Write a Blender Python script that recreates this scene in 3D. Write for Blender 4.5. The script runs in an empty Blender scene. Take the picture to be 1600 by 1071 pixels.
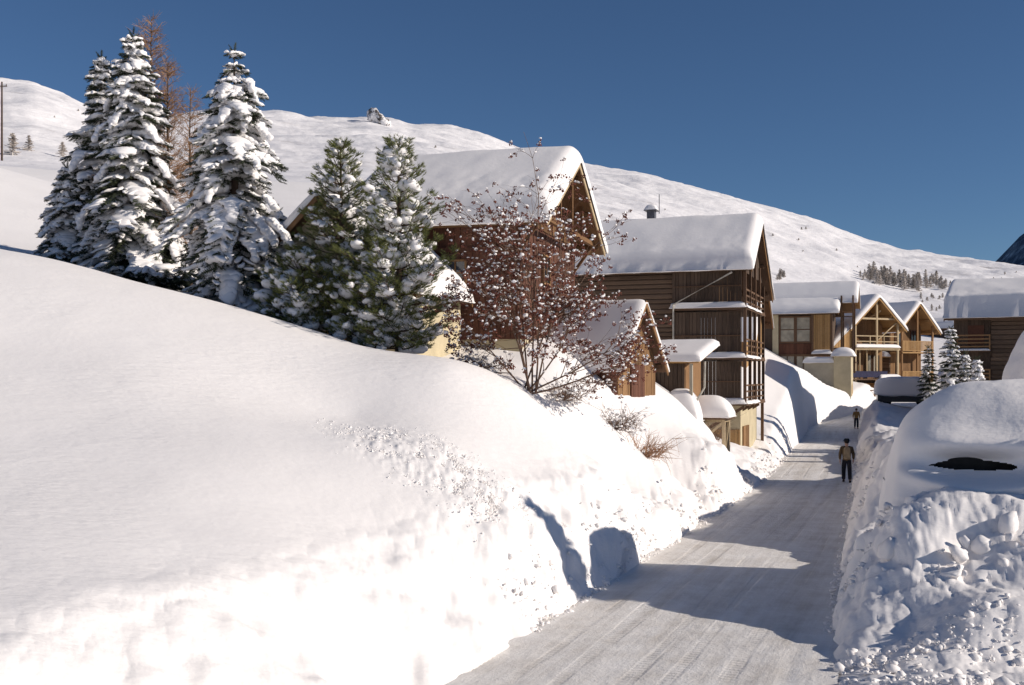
import bpy, math, random
import numpy as np
from mathutils import Vector
R = math.radians
random.seed(7); rng = np.random.default_rng(11)
sc = bpy.context.scene
col = sc.collection
# ------------------------------------------------------------------ camera
F = 1700.0; HZ = 589.0; CZ = 4.7            # focal length in photo pixels, horizon row, eye height
cam = bpy.data.cameras.new('camera'); co = bpy.data.objects.new('camera', cam); col.objects.link(co)
co.location = (0, 0, CZ); co.rotation_euler = (R(90), 0, 0)
cam.sensor_width = 36; cam.lens = 36*F/1600; cam.shift_y = (HZ-535.5)/1600
cam.clip_start = .1; cam.clip_end = 20000
sc.camera = co
def P(px, py, d): return ((px-800)/F*d, d, CZ+(HZ-py)/F*d)
# ------------------------------------------------------------------ light
SUN_AZ, SUN_EL = 104.0, 23.5
w = bpy.data.worlds.new('World'); sc.world = w; w.use_nodes = True
nt = w.node_tree; bg = nt.nodes['Background']
sky = nt.nodes.new('ShaderNodeTexSky'); sky.sky_type = 'NISHITA'; sky.sun_disc = False
sky.sun_elevation = R(SUN_EL); sky.sun_rotation = R(SUN_AZ); sky.altitude = 1800
sky.air_density = 1.0; sky.dust_density = 0.0; sky.ozone_density = 6.0
nt.links.new(sky.outputs[0], bg.inputs[0]); bg.inputs[1].default_value = 0.066
sl = bpy.data.lights.new('sun', 'SUN'); sl.energy = 4.4; sl.angle = R(.55); sl.color = (1, .905, .80)
so = bpy.data.objects.new('sun', sl); col.objects.link(so)
sd = Vector((math.sin(R(SUN_AZ))*math.cos(R(SUN_EL)), math.cos(R(SUN_AZ))*math.cos(R(SUN_EL)), math.sin(R(SUN_EL))))
so.rotation_euler = sd.to_track_quat('Z', 'Y').to_euler(); so.location = (60, -10, 60)
sc.view_settings.view_transform = 'Standard'; sc.view_settings.look = 'None'
sc.view_settings.exposure = 0.06; sc.view_settings.gamma = 1
sc.cycles.max_bounces = 6; sc.cycles.use_denoising = True

# ------------------------------------------------------------------ materials
def mat(name, colr=(.8, .8, .8), rough=.8):
    m = bpy.data.materials.new(name); m.use_nodes = True
    b = m.node_tree.nodes['Principled BSDF']
    b.inputs['Base Color'].default_value = (*colr, 1); b.inputs['Roughness'].default_value = rough
    b.inputs['Specular IOR Level'].default_value = .25
    return m, m.node_tree, b
def N(t, typ, **k):
    n = t.nodes.new(typ)
    for a, v in k.items(): setattr(n, a, v)
    return n
def noise(t, vec, scale, detail=5, rough=.55, mapscale=None, rot=None):
    if mapscale or rot:
        mp = N(t, 'ShaderNodeMapping'); t.links.new(vec, mp.inputs[0])
        if mapscale: mp.inputs['Scale'].default_value = mapscale
        if rot: mp.inputs['Rotation'].default_value = rot
        vec = mp.outputs[0]
    n = N(t, 'ShaderNodeTexNoise'); n.inputs['Scale'].default_value = scale
    n.inputs['Detail'].default_value = detail; n.inputs['Roughness'].default_value = rough
    t.links.new(vec, n.inputs['Vector']); return n.outputs[0]
def ramp(t, fac, stops):
    r = N(t, 'ShaderNodeValToRGB'); e = r.color_ramp.elements
    while len(e) < len(stops): e.new(.5)
    for q, (p, c) in zip(e, stops): q.position = p; q.color = (*c, 1) if len(c) == 3 else c
    t.links.new(fac, r.inputs[0]); return r.outputs[0]
def bump(t, b, h, strength, dist, prev=None):
    bn = N(t, 'ShaderNodeBump'); bn.inputs['Strength'].default_value = strength; bn.inputs['Distance'].default_value = dist
    t.links.new(h, bn.inputs['Height'])
    if prev: t.links.new(prev, bn.inputs['Normal'])
    t.links.new(bn.outputs[0], b.inputs['Normal']); return bn.outputs[0]

def snow_mat(name, c0, c1, scale=1.0, ripple=True):
    m, t, b = mat(name, c0, .65)
    g = N(t, 'ShaderNodeNewGeometry').outputs['Position']
    t.links.new(ramp(t, noise(t, g, .35*scale, 4), [(.3, c0), (.7, c1)]), b.inputs['Base Color'])
    n1 = bump(t, b, noise(t, g, 6*scale, 5, .5), .16, .05/scale)
    if ripple:
        rp_ = noise(t, g, 3.0*scale, 4, .55, (.9, 2.3, 2.3), (0, 0, R(24))); mk = ramp(t, noise(t, g, .22, 3, .5), [(.40, (.12, .12, .12)), (.60, (1, 1, 1))])
        mu = N(t, 'ShaderNodeMath', operation='MULTIPLY'); t.links.new(rp_, mu.inputs[0]); t.links.new(mk, mu.inputs[1])
        n1 = bump(t, b, mu.outputs[0], .34, .08/scale, n1)
        n1 = bump(t, b, noise(t, g, .9, 4, .5), .2, .10, n1)
    bump(t, b, noise(t, g, 60*scale, 3, .7), .15, .006, n1)
    b.inputs['Specular IOR Level'].default_value = .2
    return m
M = {}
M['snow'] = snow_mat('snow', (.875, .845, .825), (.91, .88, .86))
M['snow_roof'] = snow_mat('roof_snow', (.875, .845, .825), (.90, .87, .85), 1.0, False)
M['snow_tree'] = snow_mat('tree_snow', (.86, .84, .83), (.9, .88, .87), 1.5, False)
# far hill snow with specks of scrub and rock
m, t, b = mat('hill_snow', (.85, .84, .85), .7)
g = N(t, 'ShaderNodeNewGeometry').outputs['Position']
rock = ramp(t, noise(t, g, .035, 9, .72), [(.565, (0, 0, 0)), (.66, (1, 1, 1))])
rk2 = ramp(t, noise(t, g, .004, 3, .5), [(.44, (.04, .04, .04)), (.64, (.75, .75, .75))])
mm = N(t, 'ShaderNodeMath', operation='MULTIPLY'); t.links.new(rock, mm.inputs[0]); t.links.new(rk2, mm.inputs[1])
mx = N(t, 'ShaderNodeMix', data_type='RGBA'); t.links.new(mm.outputs[0], mx.inputs[0])
t.links.new(ramp(t, noise(t, g, .01, 6), [(.3, (.80, .78, .79)), (.7, (.88, .86, .86))]), mx.inputs[6]); mx.inputs[7].default_value = (.30, .27, .25, 1)
t.links.new(mx.outputs[2], b.inputs['Base Color'])
n1 = bump(t, b, noise(t, g, .012, 6, .5), .5, 9); n1 = bump(t, b, noise(t, g, .045, 7, .65, (1, 1, 2.5)), .5, 2.6, n1)
bump(t, b, noise(t, g, .25, 4, .6), .35, .4, n1)
M['hill'] = m
m, t, b = mat('hazy_far_rock', (.13, .16, .22), .9)  # distance haze is painted into the rock as a blue tint
g = N(t, 'ShaderNodeNewGeometry').outputs['Position']
t.links.new(ramp(t, noise(t, g, .012, 8, .7), [(.45, (.06, .085, .13)), (.56, (.22, .25, .31)), (.66, (.62, .64, .68))]), b.inputs['Base Color'])
bump(t, b, noise(t, g, .02, 8, .65), 1, 25); M['rock'] = m
# packed snow of the road: greyer, with wheel tracks running along it
m, t, b = mat('packed_snow', (.5, .5, .5), .6)
g = N(t, 'ShaderNodeNewGeometry').outputs['Position']
at_ = N(t, 'ShaderNodeAttribute'); at_.attribute_name = 'track'; tv = at_.outputs['Vector']
tr = noise(t, tv, 1.0, 5, .65, (5.0, .35, 1)); tr2 = noise(t, tv, 1.0, 3, .6, (1.6, .06, 1)); pa = noise(t, g, 1.1, 6, .65)
def M2(op, a, c, k=None):
    q = N(t, 'ShaderNodeMath', operation=op)
    for n_i, v in enumerate((a, c, k)):
        if v is None: continue
        if isinstance(v, (int, float)): q.inputs[n_i].default_value = v
        else: t.links.new(v, q.inputs[n_i])
    return q.outputs[0]
sx_ = N(t, 'ShaderNodeSeparateXYZ'); t.links.new(tv, sx_.inputs[0]); la, lo_ = sx_.outputs[0], sx_.outputs[1]
wob = M2('MULTIPLY_ADD', tr2, .9, la)
bands = None
for c_ in (1.25, 2.05, 3.05, 3.75, 4.65):
    d_ = M2('ABSOLUTE', M2('SUBTRACT', wob, c_), 0); q_ = M2('SUBTRACT', 1, M2('MULTIPLY', d_, 7)); q_ = M2('MAXIMUM', q_, 0)
    bands = q_ if bands is None else M2('ADD', bands, q_)
bands = M2('MULTIPLY', M2('MINIMUM', M2('MULTIPLY', bands, 2.2), 1), ramp(t, noise(t, g, .5, 3), [(.35, (.1, .1, .1)), (.6, (1, 1, 1))]))
tread = M2('MULTIPLY', M2('SINE', M2('ADD', M2('MULTIPLY', lo_, 44), M2('MULTIPLY', la, 16)), 0), bands)
cf = M2('MULTIPLY', M2('ADD', M2('ADD', M2('MULTIPLY', tr, .7), tr2), M2('ADD', M2('MULTIPLY', pa, 1.1), M2('MULTIPLY', bands, -.10))), .36)
t.links.new(ramp(t, cf, [(.36, (.60, .555, .50)), (.47, (.76, .725, .68)), (.58, (.87, .845, .81))]), b.inputs['Base Color'])
n1 = bump(t, b, tr, .35, .035); n1 = bump(t, b, bands, .5, -.02, n1); n1 = bump(t, b, tread, .35, .012, n1); n1 = bump(t, b, noise(t, g, 22, 5, .7), .5, .03, n1); bump(t, b, noise(t, g, 2.6, 5, .6), .5, .07, n1)
M['road'] = m

def wood(name, dark, light, fine=(1, 1, 14), rough=.85):
    """boards: every board mesh island gets its own tone, with grain along it"""
    m, t, b = mat(name, light, rough)
    gm = N(t, 'ShaderNodeNewGeometry'); tc = N(t, 'ShaderNodeTexCoord').outputs['Object']
    gr = noise(t, tc, 3.0, 7, .7, fine)
    st = noise(t, tc, .8, 4, .6)
    s = N(t, 'ShaderNodeMath', operation='MULTIPLY_ADD'); t.links.new(gm.outputs['Random Per Island'], s.inputs[0]); s.inputs[1].default_value = .45
    s2 = N(t, 'ShaderNodeMath', operation='MULTIPLY_ADD'); t.links.new(st, s2.inputs[0]); s2.inputs[1].default_value = .5; t.links.new(gr, s2.inputs[2])
    t.links.new(s2.outputs[0], s.inputs[2])
    s3 = N(t, 'ShaderNodeMath', operation='MULTIPLY'); t.links.new(s.outputs[0], s3.inputs[0]); s3.inputs[1].default_value = .6
    mid = tuple((p+q)/2 for p, q in zip(dark, light))
    t.links.new(ramp(t, s3.outputs[0], [(.32, dark), (.55, mid), (.82, light)]), b.inputs['Base Color'])
    bump(t, b, gr, .5, .02)
    return m
M['log'] = wood('weathered_log', (.045, .030, .022), (.17, .115, .08), (1, 14, 14))
M['board'] = wood('weathered_board', (.035, .024, .018), (.13, .09, .065), (12, 12, 1))
M['red_board'] = wood('red_brown_board', (.048, .020, .013), (.15, .066, .042), (12, 12, 1))
M['brown_board'] = wood('brown_board', (.10, .05, .022), (.33, .19, .09), (12, 12, 1))
M['honey'] = wood('honey_timber', (.22, .12, .045), (.50, .31, .14), (5, 5, 5))
M['beam'] = wood('dark_beam', (.05, .03, .02), (.17, .10, .06), (5, 5, 5))
M['pale'] = wood('pale_timber', (.28, .20, .11), (.56, .44, .28), (5, 5, 5))
M['umber'] = wood('umber_board', (.055, .026, .012), (.22, .12, .055), (12, 12, 1))
def plaster(name, c):
    m, t, b = mat(name, c, .9)
    g = N(t, 'ShaderNodeTexCoord').outputs['Object']
    t.links.new(ramp(t, noise(t, g, 1.2, 6, .6), [(.3, tuple(x*.78 for x in c)), (.65, c)]), b.inputs['Base Color'])
    bump(t, b, noise(t, g, 14, 5), .4, .02); return m
M['cream'] = plaster('cream_plaster', (.56, .48, .32)); M['pink'] = plaster('pinkish_plaster', (.50, .36, .26)); M['stone'] = plaster('grey_plaster', (.42, .38, .30))
def glass(name, c):
    m, t, b = mat(name, c, .08); b.inputs['Specular IOR Level'].default_value = .8
    g = N(t, 'ShaderNodeTexCoord').outputs['Object']
    t.links.new(ramp(t, noise(t, g, 1.3, 2), [(.35, tuple(x*.6 for x in c)), (.65, c)]), b.inputs['Base Color']); return m
M['glass'] = glass('window_glass', (.03, .035, .045)); M['curtain'] = glass('curtained_glass', (.30, .27, .20))
def simple(name, c, rough=.7, var=.25, sc_=6):
    m, t, b = mat(name, c, rough)
    g = N(t, 'ShaderNodeTexCoord').outputs['Object']
    t.links.new(ramp(t, noise(t, g, sc_, 4), [(.3, tuple(x*(1-var) for x in c)), (.7, tuple(min(1, x*(1+var)) for x in c))]), b.inputs['Base Color']); return m
M['metal'] = simple('grey_metal', (.12, .12, .13), .45); M['pipe'] = simple('pale_pipe', (.45, .42, .36), .5)
M['bark'] = simple('bark', (.085, .058, .042), .9); M['larch'] = simple('larch_twig', (.34, .20, .11), .9)
M['rowan'] = simple('rowan_bark', (.17, .105, .072), .8); M['berry'] = simple('rowan_berry', (.15, .048, .030), .6, .5, 3)
M['dry'] = simple('dry_twig', (.38, .22, .13), .9)
def leafm(name, a, c):
    m, t, b = mat(name, a, .7)
    g = N(t, 'ShaderNodeNewGeometry')
    t.links.new(ramp(t, g.outputs['Random Per Island'], [(.1, a), (.9, c)]), b.inputs['Base Color']); return m
M['needle'] = leafm('spruce_needle', (.022, .032, .018), (.075, .085, .045))
M['pine'] = leafm('pine_needle', (.06, .08, .025), (.25, .26, .085))
M['scrub'] = leafm('hazed_larch_wood', (.50, .45, .41), (.76, .71, .66))  # wood tones lightened towards haze grey to paint in distance
M['carbody'] = simple('dark_car_paint', (.025, .028, .035), .3); M['tyre'] = simple('tyre_rubber', (.02, .02, .02), .9)
M['skin'] = simple('skin', (.50, .30, .22), .6, .05); M['jacket'] = simple('olive_brown_jacket', (.13, .085, .045), .9, .35); M['jacket2'] = simple('ochre_jacket', (.30, .17, .06), .85, .2)
M['trouser'] = simple('dark_trousers', (.018, .018, .024), .9); M['pack'] = simple('tan_backpack', (.34, .25, .15), .8, .3); M['cap'] = simple('dark_hat', (.015, .015, .02), .9); M['hair'] = simple('dark_hair', (.03, .02, .015), .9)
M['blue'] = simple('dark_blue_cloth', (.03, .03, .07), .8)

# ------------------------------------------------------------------ mesh helpers
def link(name, me, mats, parent=None, loc=None, smooth=False):
    o = bpy.data.objects.new(name, me); col.objects.link(o)
    for m_ in (mats if isinstance(mats, (list, tuple)) else [mats]): me.materials.append(m_)
    if parent: o.parent = parent
    if loc: o.location = loc
    if smooth: me.polygons.foreach_set('use_smooth', np.ones(len(me.polygons), dtype=bool))
    return o
def np_mesh(name, V, Fc):
    """V (n,3), Fc (m,k) all faces with k corners"""
    me = bpy.data.meshes.new(name); V = np.asarray(V, dtype=np.float32); Fc = np.asarray(Fc, dtype=np.int32)
    k = Fc.shape[1]
    me.vertices.add(len(V)); me.vertices.foreach_set('co', V.ravel())
    me.loops.add(Fc.size); me.loops.foreach_set('vertex_index', Fc.ravel())
    me.polygons.add(len(Fc)); me.polygons.foreach_set('loop_start', np.arange(0, Fc.size, k, dtype=np.int32))
    me.polygons.foreach_set('loop_total', np.full(len(Fc), k, dtype=np.int32))
    me.update(calc_edges=True); me.validate(); return me
def tag(o, label=None, cat=None, group=None, kind=None):
    if label: o['label'] = label
    if cat: o['category'] = cat
    if group: o['group'] = group
    if kind: o['kind'] = kind
    return o
def empty(name, loc=(0, 0, 0), rz=0):
    o = bpy.data.objects.new(name, None); col.objects.link(o); o.location = loc; o.rotation_euler = (0, 0, rz); o.empty_display_size = .3
    return o
def copy_tree(o, parent=None):
    c = o.copy(); col.objects.link(c); c.parent = parent
    for ch in list(o.children): copy_tree(ch, c)
    return c
class MB:
    def __init__(s): s.v = []; s.f = []
    def box(s, x0, x1, y0, y1, z0, z1):
        i = len(s.v)
        s.v += [(x0, y0, z0), (x1, y0, z0), (x1, y1, z0), (x0, y1, z0), (x0, y0, z1), (x1, y0, z1), (x1, y1, z1), (x0, y1, z1)]
        s.f += [tuple(i+k for k in q) for q in ((0, 3, 2, 1), (4, 5, 6, 7), (0, 1, 5, 4), (1, 2, 6, 5), (2, 3, 7, 6), (3, 0, 4, 7))]
        return s
    def hexa(s, pts):
        i = len(s.v); s.v += [tuple(p) for p in pts]
        s.f += [tuple(i+k for k in q) for q in ((0, 3, 2, 1), (4, 5, 6, 7), (0, 1, 5, 4), (1, 2, 6, 5), (2, 3, 7, 6), (3, 0, 4, 7))]
        return s
    def prism(s, poly, ext):          # poly: list of 3d pts (planar), ext vector
        i = len(s.v); n = len(poly); e = Vector(ext)
        s.v += [tuple(p) for p in poly] + [tuple(Vector(p)+e) for p in poly]
        s.f.append(tuple(range(i+n-1, i-1, -1))); s.f.append(tuple(range(i+n, i+2*n)))
        for k in range(n): s.f.append((i+k, i+(k+1) % n, i+n+(k+1) % n, i+n+k))
        return s
    def bar(s, a, b_, wd=.1, ht=None):
        a = Vector(a); b_ = Vector(b_); d = b_-a; ht = ht or wd
        up = Vector((0, 0, 1)) if abs(d.normalized().z) < .95 else Vector((1, 0, 0))
        sx = d.cross(up).normalized()*wd/2; uz = sx.cross(d).normalized()*ht/2
        s.hexa([a-sx-uz, a+sx-uz, b_+sx-uz, b_-sx-uz, a-sx+uz, a+sx+uz, b_+sx+uz, b_-sx+uz]); return s
    def tube(s, pts, rad, n=5, cap=True):
        pts = [Vector(p) for p in pts]
        if not hasattr(rad, '__len__'): rad = [rad]*len(pts)
        base = len(s.v)
        for k, p in enumerate(pts):
            d = (pts[min(k+1, len(pts)-1)]-pts[max(k-1, 0)]).normalized()
            up = Vector((0, 0, 1)) if abs(d.z) < .9 else Vector((1, 0, 0))
            a = d.cross(up).normalized(); c = a.cross(d)
            for j in range(n):
                an = 2*math.pi*j/n; s.v.append(tuple(p+(a*math.cos(an)+c*math.sin(an))*rad[k]))
        for k in range(len(pts)-1):
            for j in range(n):
                q = base+k*n
                s.f.append((q+j, q+(j+1) % n, q+n+(j+1) % n, q+n+j))
        if cap: s.f.append(tuple(base+(len(pts)-1)*n+j for j in range(n)))
        return s
    def build(s, name, m_, parent=None, smooth=False):
        me = bpy.data.meshes.new(name); me.from_pydata(s.v, [], s.f); me.update()
        return link(name, me, m_, parent, smooth=smooth)
# ---- numpy value noise
def _h(i, j, k, seed):
    n = (i*374761393 + j*668265263 + k*2147483647 % 4294967296 + seed*974634777) & 0xffffffff
    n = ((n ^ (n >> 13))*1274126177) & 0xffffffff
    n = ((n ^ (n >> 16))*2246822519) & 0xffffffff
    return ((n ^ (n >> 15)) & 0xffffff)/float(0xffffff)
def vn(x, y, z=None, seed=0):
    x = np.asarray(x, float); y = np.asarray(y, float); z = np.zeros_like(x) if z is None else np.asarray(z, float)
    xi = np.floor(x).astype(np.int64); yi = np.floor(y).astype(np.int64); zi = np.floor(z).astype(np.int64)
    fx = x-xi; fy = y-yi; fz = z-zi
    fx = fx*fx*(3-2*fx); fy = fy*fy*(3-2*fy); fz = fz*fz*(3-2*fz)
    r = 0
    for a in (0, 1):
        for b_ in (0, 1):
            for c in (0, 1):
                r = r + _h(xi+a, yi+b_, (zi+c)*1013, seed)*(fx if a else 1-fx)*(fy if b_ else 1-fy)*(fz if c else 1-fz)
    return r*2-1
def fbm(x, y, z=None, oct=4, seed=0, gain=.5):
    r = 0; a = 1; s = 0
    for o_ in range(oct):
        f = 2.03**o_; r = r + a*vn(x*f+o_*17.3, y*f-o_*9.1, None if z is None else z*f+o_*5.7, seed+o_); s += a; a *= gain
    return r/s
def billow(x, y, z=None, oct=3, seed=0, gain=.5):
    r = 0; a = 1; s = 0
    for o_ in range(oct):
        f = 2.03**o_; r = r + a*(np.sqrt(np.abs(vn(x*f+o_*7.3, y*f+o_*3.1, None if z is None else z*f, seed+o_))+.01)*2-1); s += a; a *= gain
    return r/s
def sm(x): x = np.clip(x, 0, 1); return x*x*(3-2*x)

# ------------------------------------------------------------------ terrain
RY = [-60, -30, 0, 16.6, 26.5, 37.9, 48, 60, 79, 93, 97, 100, 103, 108, 115, 125, 150]
RLX = [-30, -18.6, -7.2, -.95, 2.9, 7.3, 11, 14.9, 20.9, 25.3, 27.7, 30.4, 33.0, 35.8, 39, 44, 58]
RRX = [-20, -10.4, -.5, 4.74, 7.98, 11.7, 15, 18.9, 25.1, 29.9, 31.8, 34.2, 36.6, 39.6, 43, 48, 62]
RZY = [-60, 80, 86, 93, 100, 108, 115, 125, 150]; RZZ = [0, 0, .05, .3, 1.05, 2.1, 2.95, 4.0, 6.0]
XL = lambda y: np.interp(y, RY, RLX); XR = lambda y: np.interp(y, RY, RRX); ZR = lambda y: np.interp(y, RZY, RZZ)
ctl = [P(*c) for c in [
 (-5,390,34),(130,418,34),(270,455,33),(400,495,32),(540,540,31),(620,560,30),(700,574,29.5),(790,603,30),(850,640,31),(920,712,30),
 (0,550,26),(200,600,25),(400,600,27),(550,650,26.5),(0,700,20),(400,700,22),(700,700,24.5),(820,740,25.5),(200,780,18),(0,850,15),(400,850,17),(550,860,18.3),(0,980,12),
 (400,905,15.5),(700,850,20),(250,935,13.6),
 # beyond the crest
 (60,402,40),(200,446,39),(100,404,46),(230,440,42),(330,485,37),(372,490,36),(530,530,34.5),(613,556,33.5),(60,385,50),(20,320,90),(100,325,90),(0,250,150),(110,258,150),
 (700,562,38),(590,560,38),(800,556,40),(870,556,40.5),(760,580,34),(825,612,32.5),(900,640,34),(960,645,40),(1010,640,42),(930,730,33),
 (1000,705,36),(1060,660,43),(1100,705,40),(1120,690,46),(1130,722,46),(1060,765,38),(1180,702,58),(1150,700,60),(1170,725,52),
 (1215,567,86),(1225,640,74),(1240,572,92),(1268,584,96),(1295,602,99),(1318,610,101),(1332,614,103),(1325,606,106),(1215,560,106),(1300,585,115),(1345,600,119),(1420,600,119),(1470,600,121),
 # right side
 (1600,1071,13.6),(1450,1071,14.8),(1350,1060,15.6),(1600,950,17.6),(1500,945,18.0),(1500,905,19.3),(1420,905,19.5),(1590,905,19.0),(1500,790,21.0),(1600,785,20.8),(1420,800,21.2),(1375,800,21.6),
 (1390,628,94),(1385,600,99) ]] + [(-25,20,6),(-20,10,3.4),(-12,5,2.1),(-7,4,1.7),(-12,-10,1.6),(-30,-10,3),(-45,30,12),(-50,-50,6),(-15,-40,1.5),
 (0,60,8.2),(5,56,5.5),(-20,60,12.5),(-45,80,22),(-90,60,30),(-20,150,31),(10,150,25),(40,150,15),(70,150,12.5),(110,140,11),(8,80,10),(15,100,11),(25,112,8.5),
 (0,0,2.6),(1.5,4,1.6),(3,8,1.0),(5,4,1.2),(8,8,.9),(8,12,.8),(12,14,.9),(16,18,1.0),(6.0,15,.2),(6.3,16.5,.25),(6.4,18.3,.35),(8,15,.3),(8,17,.4),(10,17.5,.5),(9.3,25.6,.6),(10.0,27.5,.6),(13,26.3,.6),(17,25.6,.6),(22,25,.7),(10.8,28.4,.8),(11.2,30,2.6),(14,29.8,2.4),(12,32,2.6),(12.4,34,2.7),(14.2,38,2.7),(15.6,42,2.6),(17.2,46,2.5),(18,50,1.2),(22,34,2.2),(24,45,2.2),(19.8,55,1.3),(22.5,64,1.5),(24,70,1.0),(26.5,76,1.4),(30,60,1.6),(45,60,1.8),(45,90,3.4),(60,110,5.5),(30,10,3),(60,30,3),(100,60,5),(20,-20,2.5),(60,-40,3),(5,-15,2.4),(0,-40,2)]  # includes a hidden berm behind the van, raised to shade the road
ctl = np.array(ctl)
def _tps(c, lam=.02):
    n = len(c); q = c[:, :2]/50.0
    d2 = ((q[:, None]-q[None])**2).sum(-1); K = .5*d2*np.log(d2+1e-12)
    A = np.zeros((n+3, n+3)); A[:n, :n] = K+np.eye(n)*lam*1e-3; A[:n, n] = 1; A[:n, n+1:] = q; A[n, :n] = 1; A[n+1:, :n] = q.T
    return np.linalg.solve(A, np.r_[c[:, 2], 0, 0, 0]), q
TW, TQ = _tps(ctl)
def base_h(x, y):
    x = np.asarray(x, float); y = np.asarray(y, float); sh = x.shape; x = x.ravel()/50; y = y.ravel()/50
    r = TW[-3]+TW[-2]*x+TW[-1]*y
    for i in range(len(TQ)):
        d2 = (x-TQ[i, 0])**2+(y-TQ[i, 1])**2
        r = r + TW[i]*.5*d2*np.log(d2+1e-12)
    return r.reshape(sh)
WLY = [0, 12, 20, 26, 30, 45, 60, 80, 100, 125]; WLW = [3.4, 3.4, 2.6, 1.6, 1.2, 1.1, 1.6, 1.0, 1.0, 2]
WRY = [0, 10, 16, 20, 30, 60, 100]; WRW = [1.6, 1.6, 1.4, 1.3, 1.5, 1.5, 1.5]
def ground(x, y, rough=True):
    b_ = base_h(x, y); zr = ZR(y)
    ta = XL(y)-x; sb = x-XR(y)
    if rough:
        j = .45*fbm(x*.45, y*.45, oct=3, seed=3)+.22*fbm(x*1.7, y*1.7, oct=2, seed=5)
        ta = ta+j*np.interp(y, [58, 68, 106, 116], [1, .2, .2, 1])-.05; sb = sb+j-.05
    wl = np.interp(y, WLY, WLW); wr = np.interp(y, WRY, WRW)
    ml = np.clip(ta/wl, 0, 1); mr = np.clip(sb/wr, 0, 1)
    wv = np.maximum(1-(1-ml)**2.2, 1-(1-mr)**2.0)
    wv = np.maximum(wv, sm((y-124)/10))
    b_ = np.maximum(b_, zr+np.where((sb > -1) & (y < 19), .22, .5))
    return (zr-.05)+(b_-zr+.05)*wv, ml, mr
def gz(x, y): return float(ground(np.array([x]), np.array([y]), False)[0][0])

ang = np.concatenate([np.linspace(-180, -34, 60)[:-1], np.linspace(-34, -27, 30)[:-1], np.linspace(-27, 27, 760)[:-1], np.linspace(27, 34, 30)[:-1], np.linspace(34, 180, 61)[:-1]])
rad = np.concatenate([[.3, .8, 1.5, 2.3], np.exp(np.linspace(math.log(3.2), math.log(9), 40))[:-1], np.exp(np.linspace(math.log(9), math.log(60), 420))[:-1], np.exp(np.linspace(math.log(60), math.log(150), 130))])
A_, R_ = np.meshgrid(np.radians(ang), rad)
GX = R_*np.sin(A_); GY = R_*np.cos(A_)
GZ, ML, MR = ground(GX, GY)
def grid_normals(X, Y, Z):
    du = np.stack([np.roll(X, -1, 1)-np.roll(X, 1, 1), np.roll(Y, -1, 1)-np.roll(Y, 1, 1), np.roll(Z, -1, 1)-np.roll(Z, 1, 1)], -1)
    dv = np.stack([np.gradient(X, axis=0), np.gradient(Y, axis=0), np.gradient(Z, axis=0)], -1)
    n = np.cross(du, dv); n /= (np.linalg.norm(n, axis=-1, keepdims=True)+1e-9)
    n[n[..., 2] < 0] *= -1; return n
GN = grid_normals(GX, GY, GZ)
def band(m_): return np.clip(m_*5, 0, 1)*np.clip((1.25-m_)*2.5, 0, 1)
sbd = GX-XR(GY); tad = XL(GY)-GX
# rough ploughed zones: both road walls, the chunk field at lower right, the crumbled patch on the slope
rl = np.where(tad > 0, np.clip(tad*3, 0, 1)*np.exp(-np.clip(tad-np.interp(GY, WLY, WLW)*.8, 0, 99)/.55), 0)
rr = np.where(sbd > 0, np.clip(sbd*3, 0, 1)*np.exp(-np.clip(sbd-np.interp(GY, [0, 8, 14, 18, 22, 30, 100], [3, 7, 9, 9, 2.5, 2.2, 2]), 0, 99)/1.0), 0)
cx, cy, _ = P(668, 755, 23.5); ux, uy = .80, .60
pu = (GX-cx)*ux-(GY-cy)*uy; pv = (GX-cx)*uy+(GY-cy)*ux
def patch_mask(pu, pv, x, y): return sm(1.25-np.sqrt((pu/3.1)**2+(pv/(1.6))**2)+.35*fbm(x*1.4, y*1.4, oct=3, seed=41))
rp = patch_mask(pu, pv, GX, GY)
mid = np.where((tad > 0) & (GY > 29) & (GY < 62), sm((4.5-tad)/3.5), 0)*.55
b1 = billow(GX*1.3, GY*1.3, GZ*1.3, 3, 21, .5); b2 = fbm(GX*6, GY*6, GZ*6, 3, 31, .6); big = fbm(GX*.7, GY*.7, GZ*.7, 3, 9)
nearq = np.interp(GY, [0, 16, 24, 34], [.20, .24, .7, 1.0])*np.interp(GY, [60, 70, 104, 112], [1, .3, .3, 1])
D = rl*nearq*(.20*b1+.16*big+.035*b2) + np.interp(GY, [0, 18, 20.5], [.55, .55, 1])*np.maximum(rr, 0)*(.17*b1+.30*big+.045*b2)+rp*(.07*b2+.04*b1)+mid*(.05*b1+.10*big)
off = (1-np.maximum(rl, rr))*((tad > 0) | (sbd > 0))
D += off*.035*fbm(GX*.35, GY*.35, oct=3, seed=77)
calm = np.clip((GY-2)/4, 0, 1)
GP = np.stack([GX, GY, GZ], -1)+GN*(D*calm)[..., None]
# keep the roadway itself clear of lumps
inroad = (tad < .02) & (sbd < .02) & (GY < 124); GP[..., 2] = np.where(inroad, np.minimum(GP[..., 2], ZR(GY)-.05), GP[..., 2])
nr, na = GX.shape
def polar_faces(nr, na, r0=0):
    i, j = np.meshgrid(np.arange(nr-1), np.arange(na), indexing='ij'); j2 = (j+1) % na
    return np.stack([i*na+j, i*na+j2, (i+1)*na+j2, (i+1)*na+j], -1).reshape(-1, 4)[:, ::-1]
me = np_mesh('snowy_ground', GP.reshape(-1, 3), polar_faces(nr, na))
tag(link('snowy_ground', me, M['snow'], smooth=True), kind='structure')

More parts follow.
